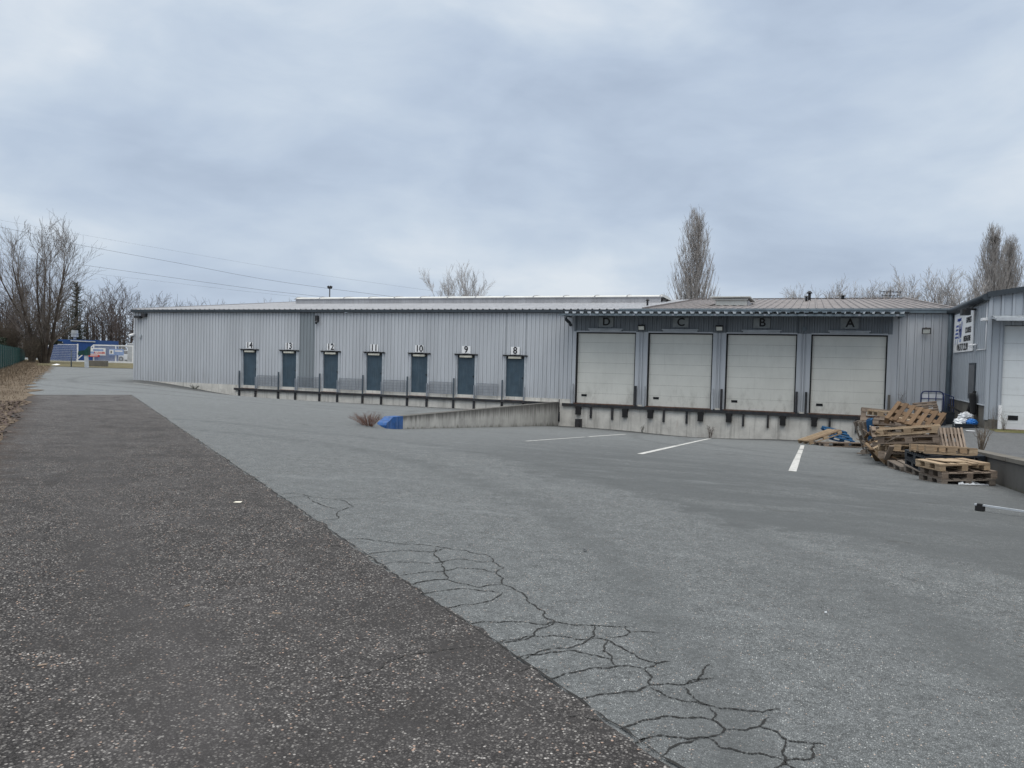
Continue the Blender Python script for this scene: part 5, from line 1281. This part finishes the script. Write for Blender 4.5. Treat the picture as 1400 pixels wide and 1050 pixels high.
def nd(scale, det, rough, dist, loc, zs):
    mp = n.new('ShaderNodeMapping'); l.new(tc.outputs['Generated'], mp.inputs['Vector']); mp.inputs['Location'].default_value = loc; mp.inputs['Scale'].default_value = (1, 1, zs)
    x = n.new('ShaderNodeTexNoise'); l.new(mp.outputs[0], x.inputs['Vector']); x.inputs['Scale'].default_value = scale; x.inputs['Detail'].default_value = det; x.inputs['Roughness'].default_value = rough; x.inputs['Distortion'].default_value = dist
    return x.outputs['Fac']
f = mth('ADD', mth('ADD', mth('MULTIPLY', nd(2.3, 5, .5, .3, (.35, 1.9, .2), 2.3), .55), mth('MULTIPLY', nd(6.0, 6, .55, .4, (3, 2, 1), 2.6), .22)), mth('MULTIPLY', nz(1.3, 6, .5, .3, (1.3, 4.1, 0)), .23))
rm = n.new('ShaderNodeValToRGB'); l.new(f, rm.inputs['Fac']); cr = rm.color_ramp
stops = [(.37, (.42, .505, .64)), (.46, (.505, .598, .735)), (.54, (.595, .685, .80)), (.63, (.735, .80, .875))]
while len(cr.elements) < len(stops): cr.elements.new(.5)
for e, (p, c) in zip(cr.elements, stops): e.position = p; e.color = (*c, 1)
def mixc(fac, a, b_, mode='MIX'):
    x = n.new('ShaderNodeMix'); x.data_type = 'RGBA'; x.blend_type = mode
    for i, v in ((0, fac), (6, a), (7, b_)):
        if isinstance(v, (int, float)): x.inputs[i].default_value = v
        elif isinstance(v, tuple): x.inputs[i].default_value = (*v, 1)
        else: l.new(v, x.inputs[i])
    return x.outputs[2]
# overcast brightens and whitens towards the zenith
zf = n.new('ShaderNodeMapRange'); zf.interpolation_type = 'SMOOTHSTEP'; l.new(sp.outputs[2], zf.inputs[0])
for i, v in enumerate((.42, .75, 0, 1)): zf.inputs[i + 1].default_value = v
gain = n.new('ShaderNodeMapRange'); gain.interpolation_type = 'SMOOTHSTEP'; l.new(sp.outputs[2], gain.inputs[0])
for i, v in enumerate((.40, .9, 10, 28)): gain.inputs[i + 1].default_value = v
vm = n.new('ShaderNodeVectorMath'); vm.operation = 'SCALE'; l.new(mixc(zf.outputs[0], rm.outputs['Color'], (.74, .74, .73)), vm.inputs[0]); l.new(gain.outputs[0], vm.inputs['Scale'])
l.new(mixc(.06, vm.outputs[0], sky.outputs[0]), bg.inputs['Color'])
sl = bpy.data.lights.new('Sun', 'SUN'); sl.energy = 1.05; sl.angle = R(60); sl.color = (1, .945, .88)
so = bpy.data.objects.new('Sun', sl); COL.objects.link(so)
dv = Vector((math.sin(SUN_AZ) * math.cos(SUN_EL), math.cos(SUN_AZ) * math.cos(SUN_EL), math.sin(SUN_EL)))
so.rotation_euler = (-dv).to_track_quat('-Z', 'Y').to_euler()

# ------------------------------------------------------------------ camera
yaw, pitch, roll = R(-21.112594), R(-1.7558755), R(1.43598745)
fw = Vector((math.sin(yaw) * math.cos(pitch), math.cos(yaw) * math.cos(pitch), math.sin(pitch)))
rt = Vector((math.cos(yaw), -math.sin(yaw), 0)); up = rt.cross(fw)
r2 = rt * math.cos(roll) + up * math.sin(roll); u2 = up * math.cos(roll) - rt * math.sin(roll)
cd = bpy.data.cameras.new('Camera'); cd.sensor_width = 36; cd.lens = 36 * 1055.187 / 1400; cd.clip_start = .05; cd.clip_end = 3000
co = bpy.data.objects.new('Camera', cd); COL.objects.link(co)
mw = Matrix((r2, u2, -fw)).transposed().to_4x4(); mw.translation = Vector((9.952, -33.67855, 1.84518)); co.matrix_world = mw
SC.camera = co
SC.view_settings.view_transform = 'Standard'; SC.view_settings.look = 'None'; SC.view_settings.exposure = 0; SC.view_settings.gamma = 1
SC.render.engine = 'CYCLES'; SC.cycles.max_bounces = 6
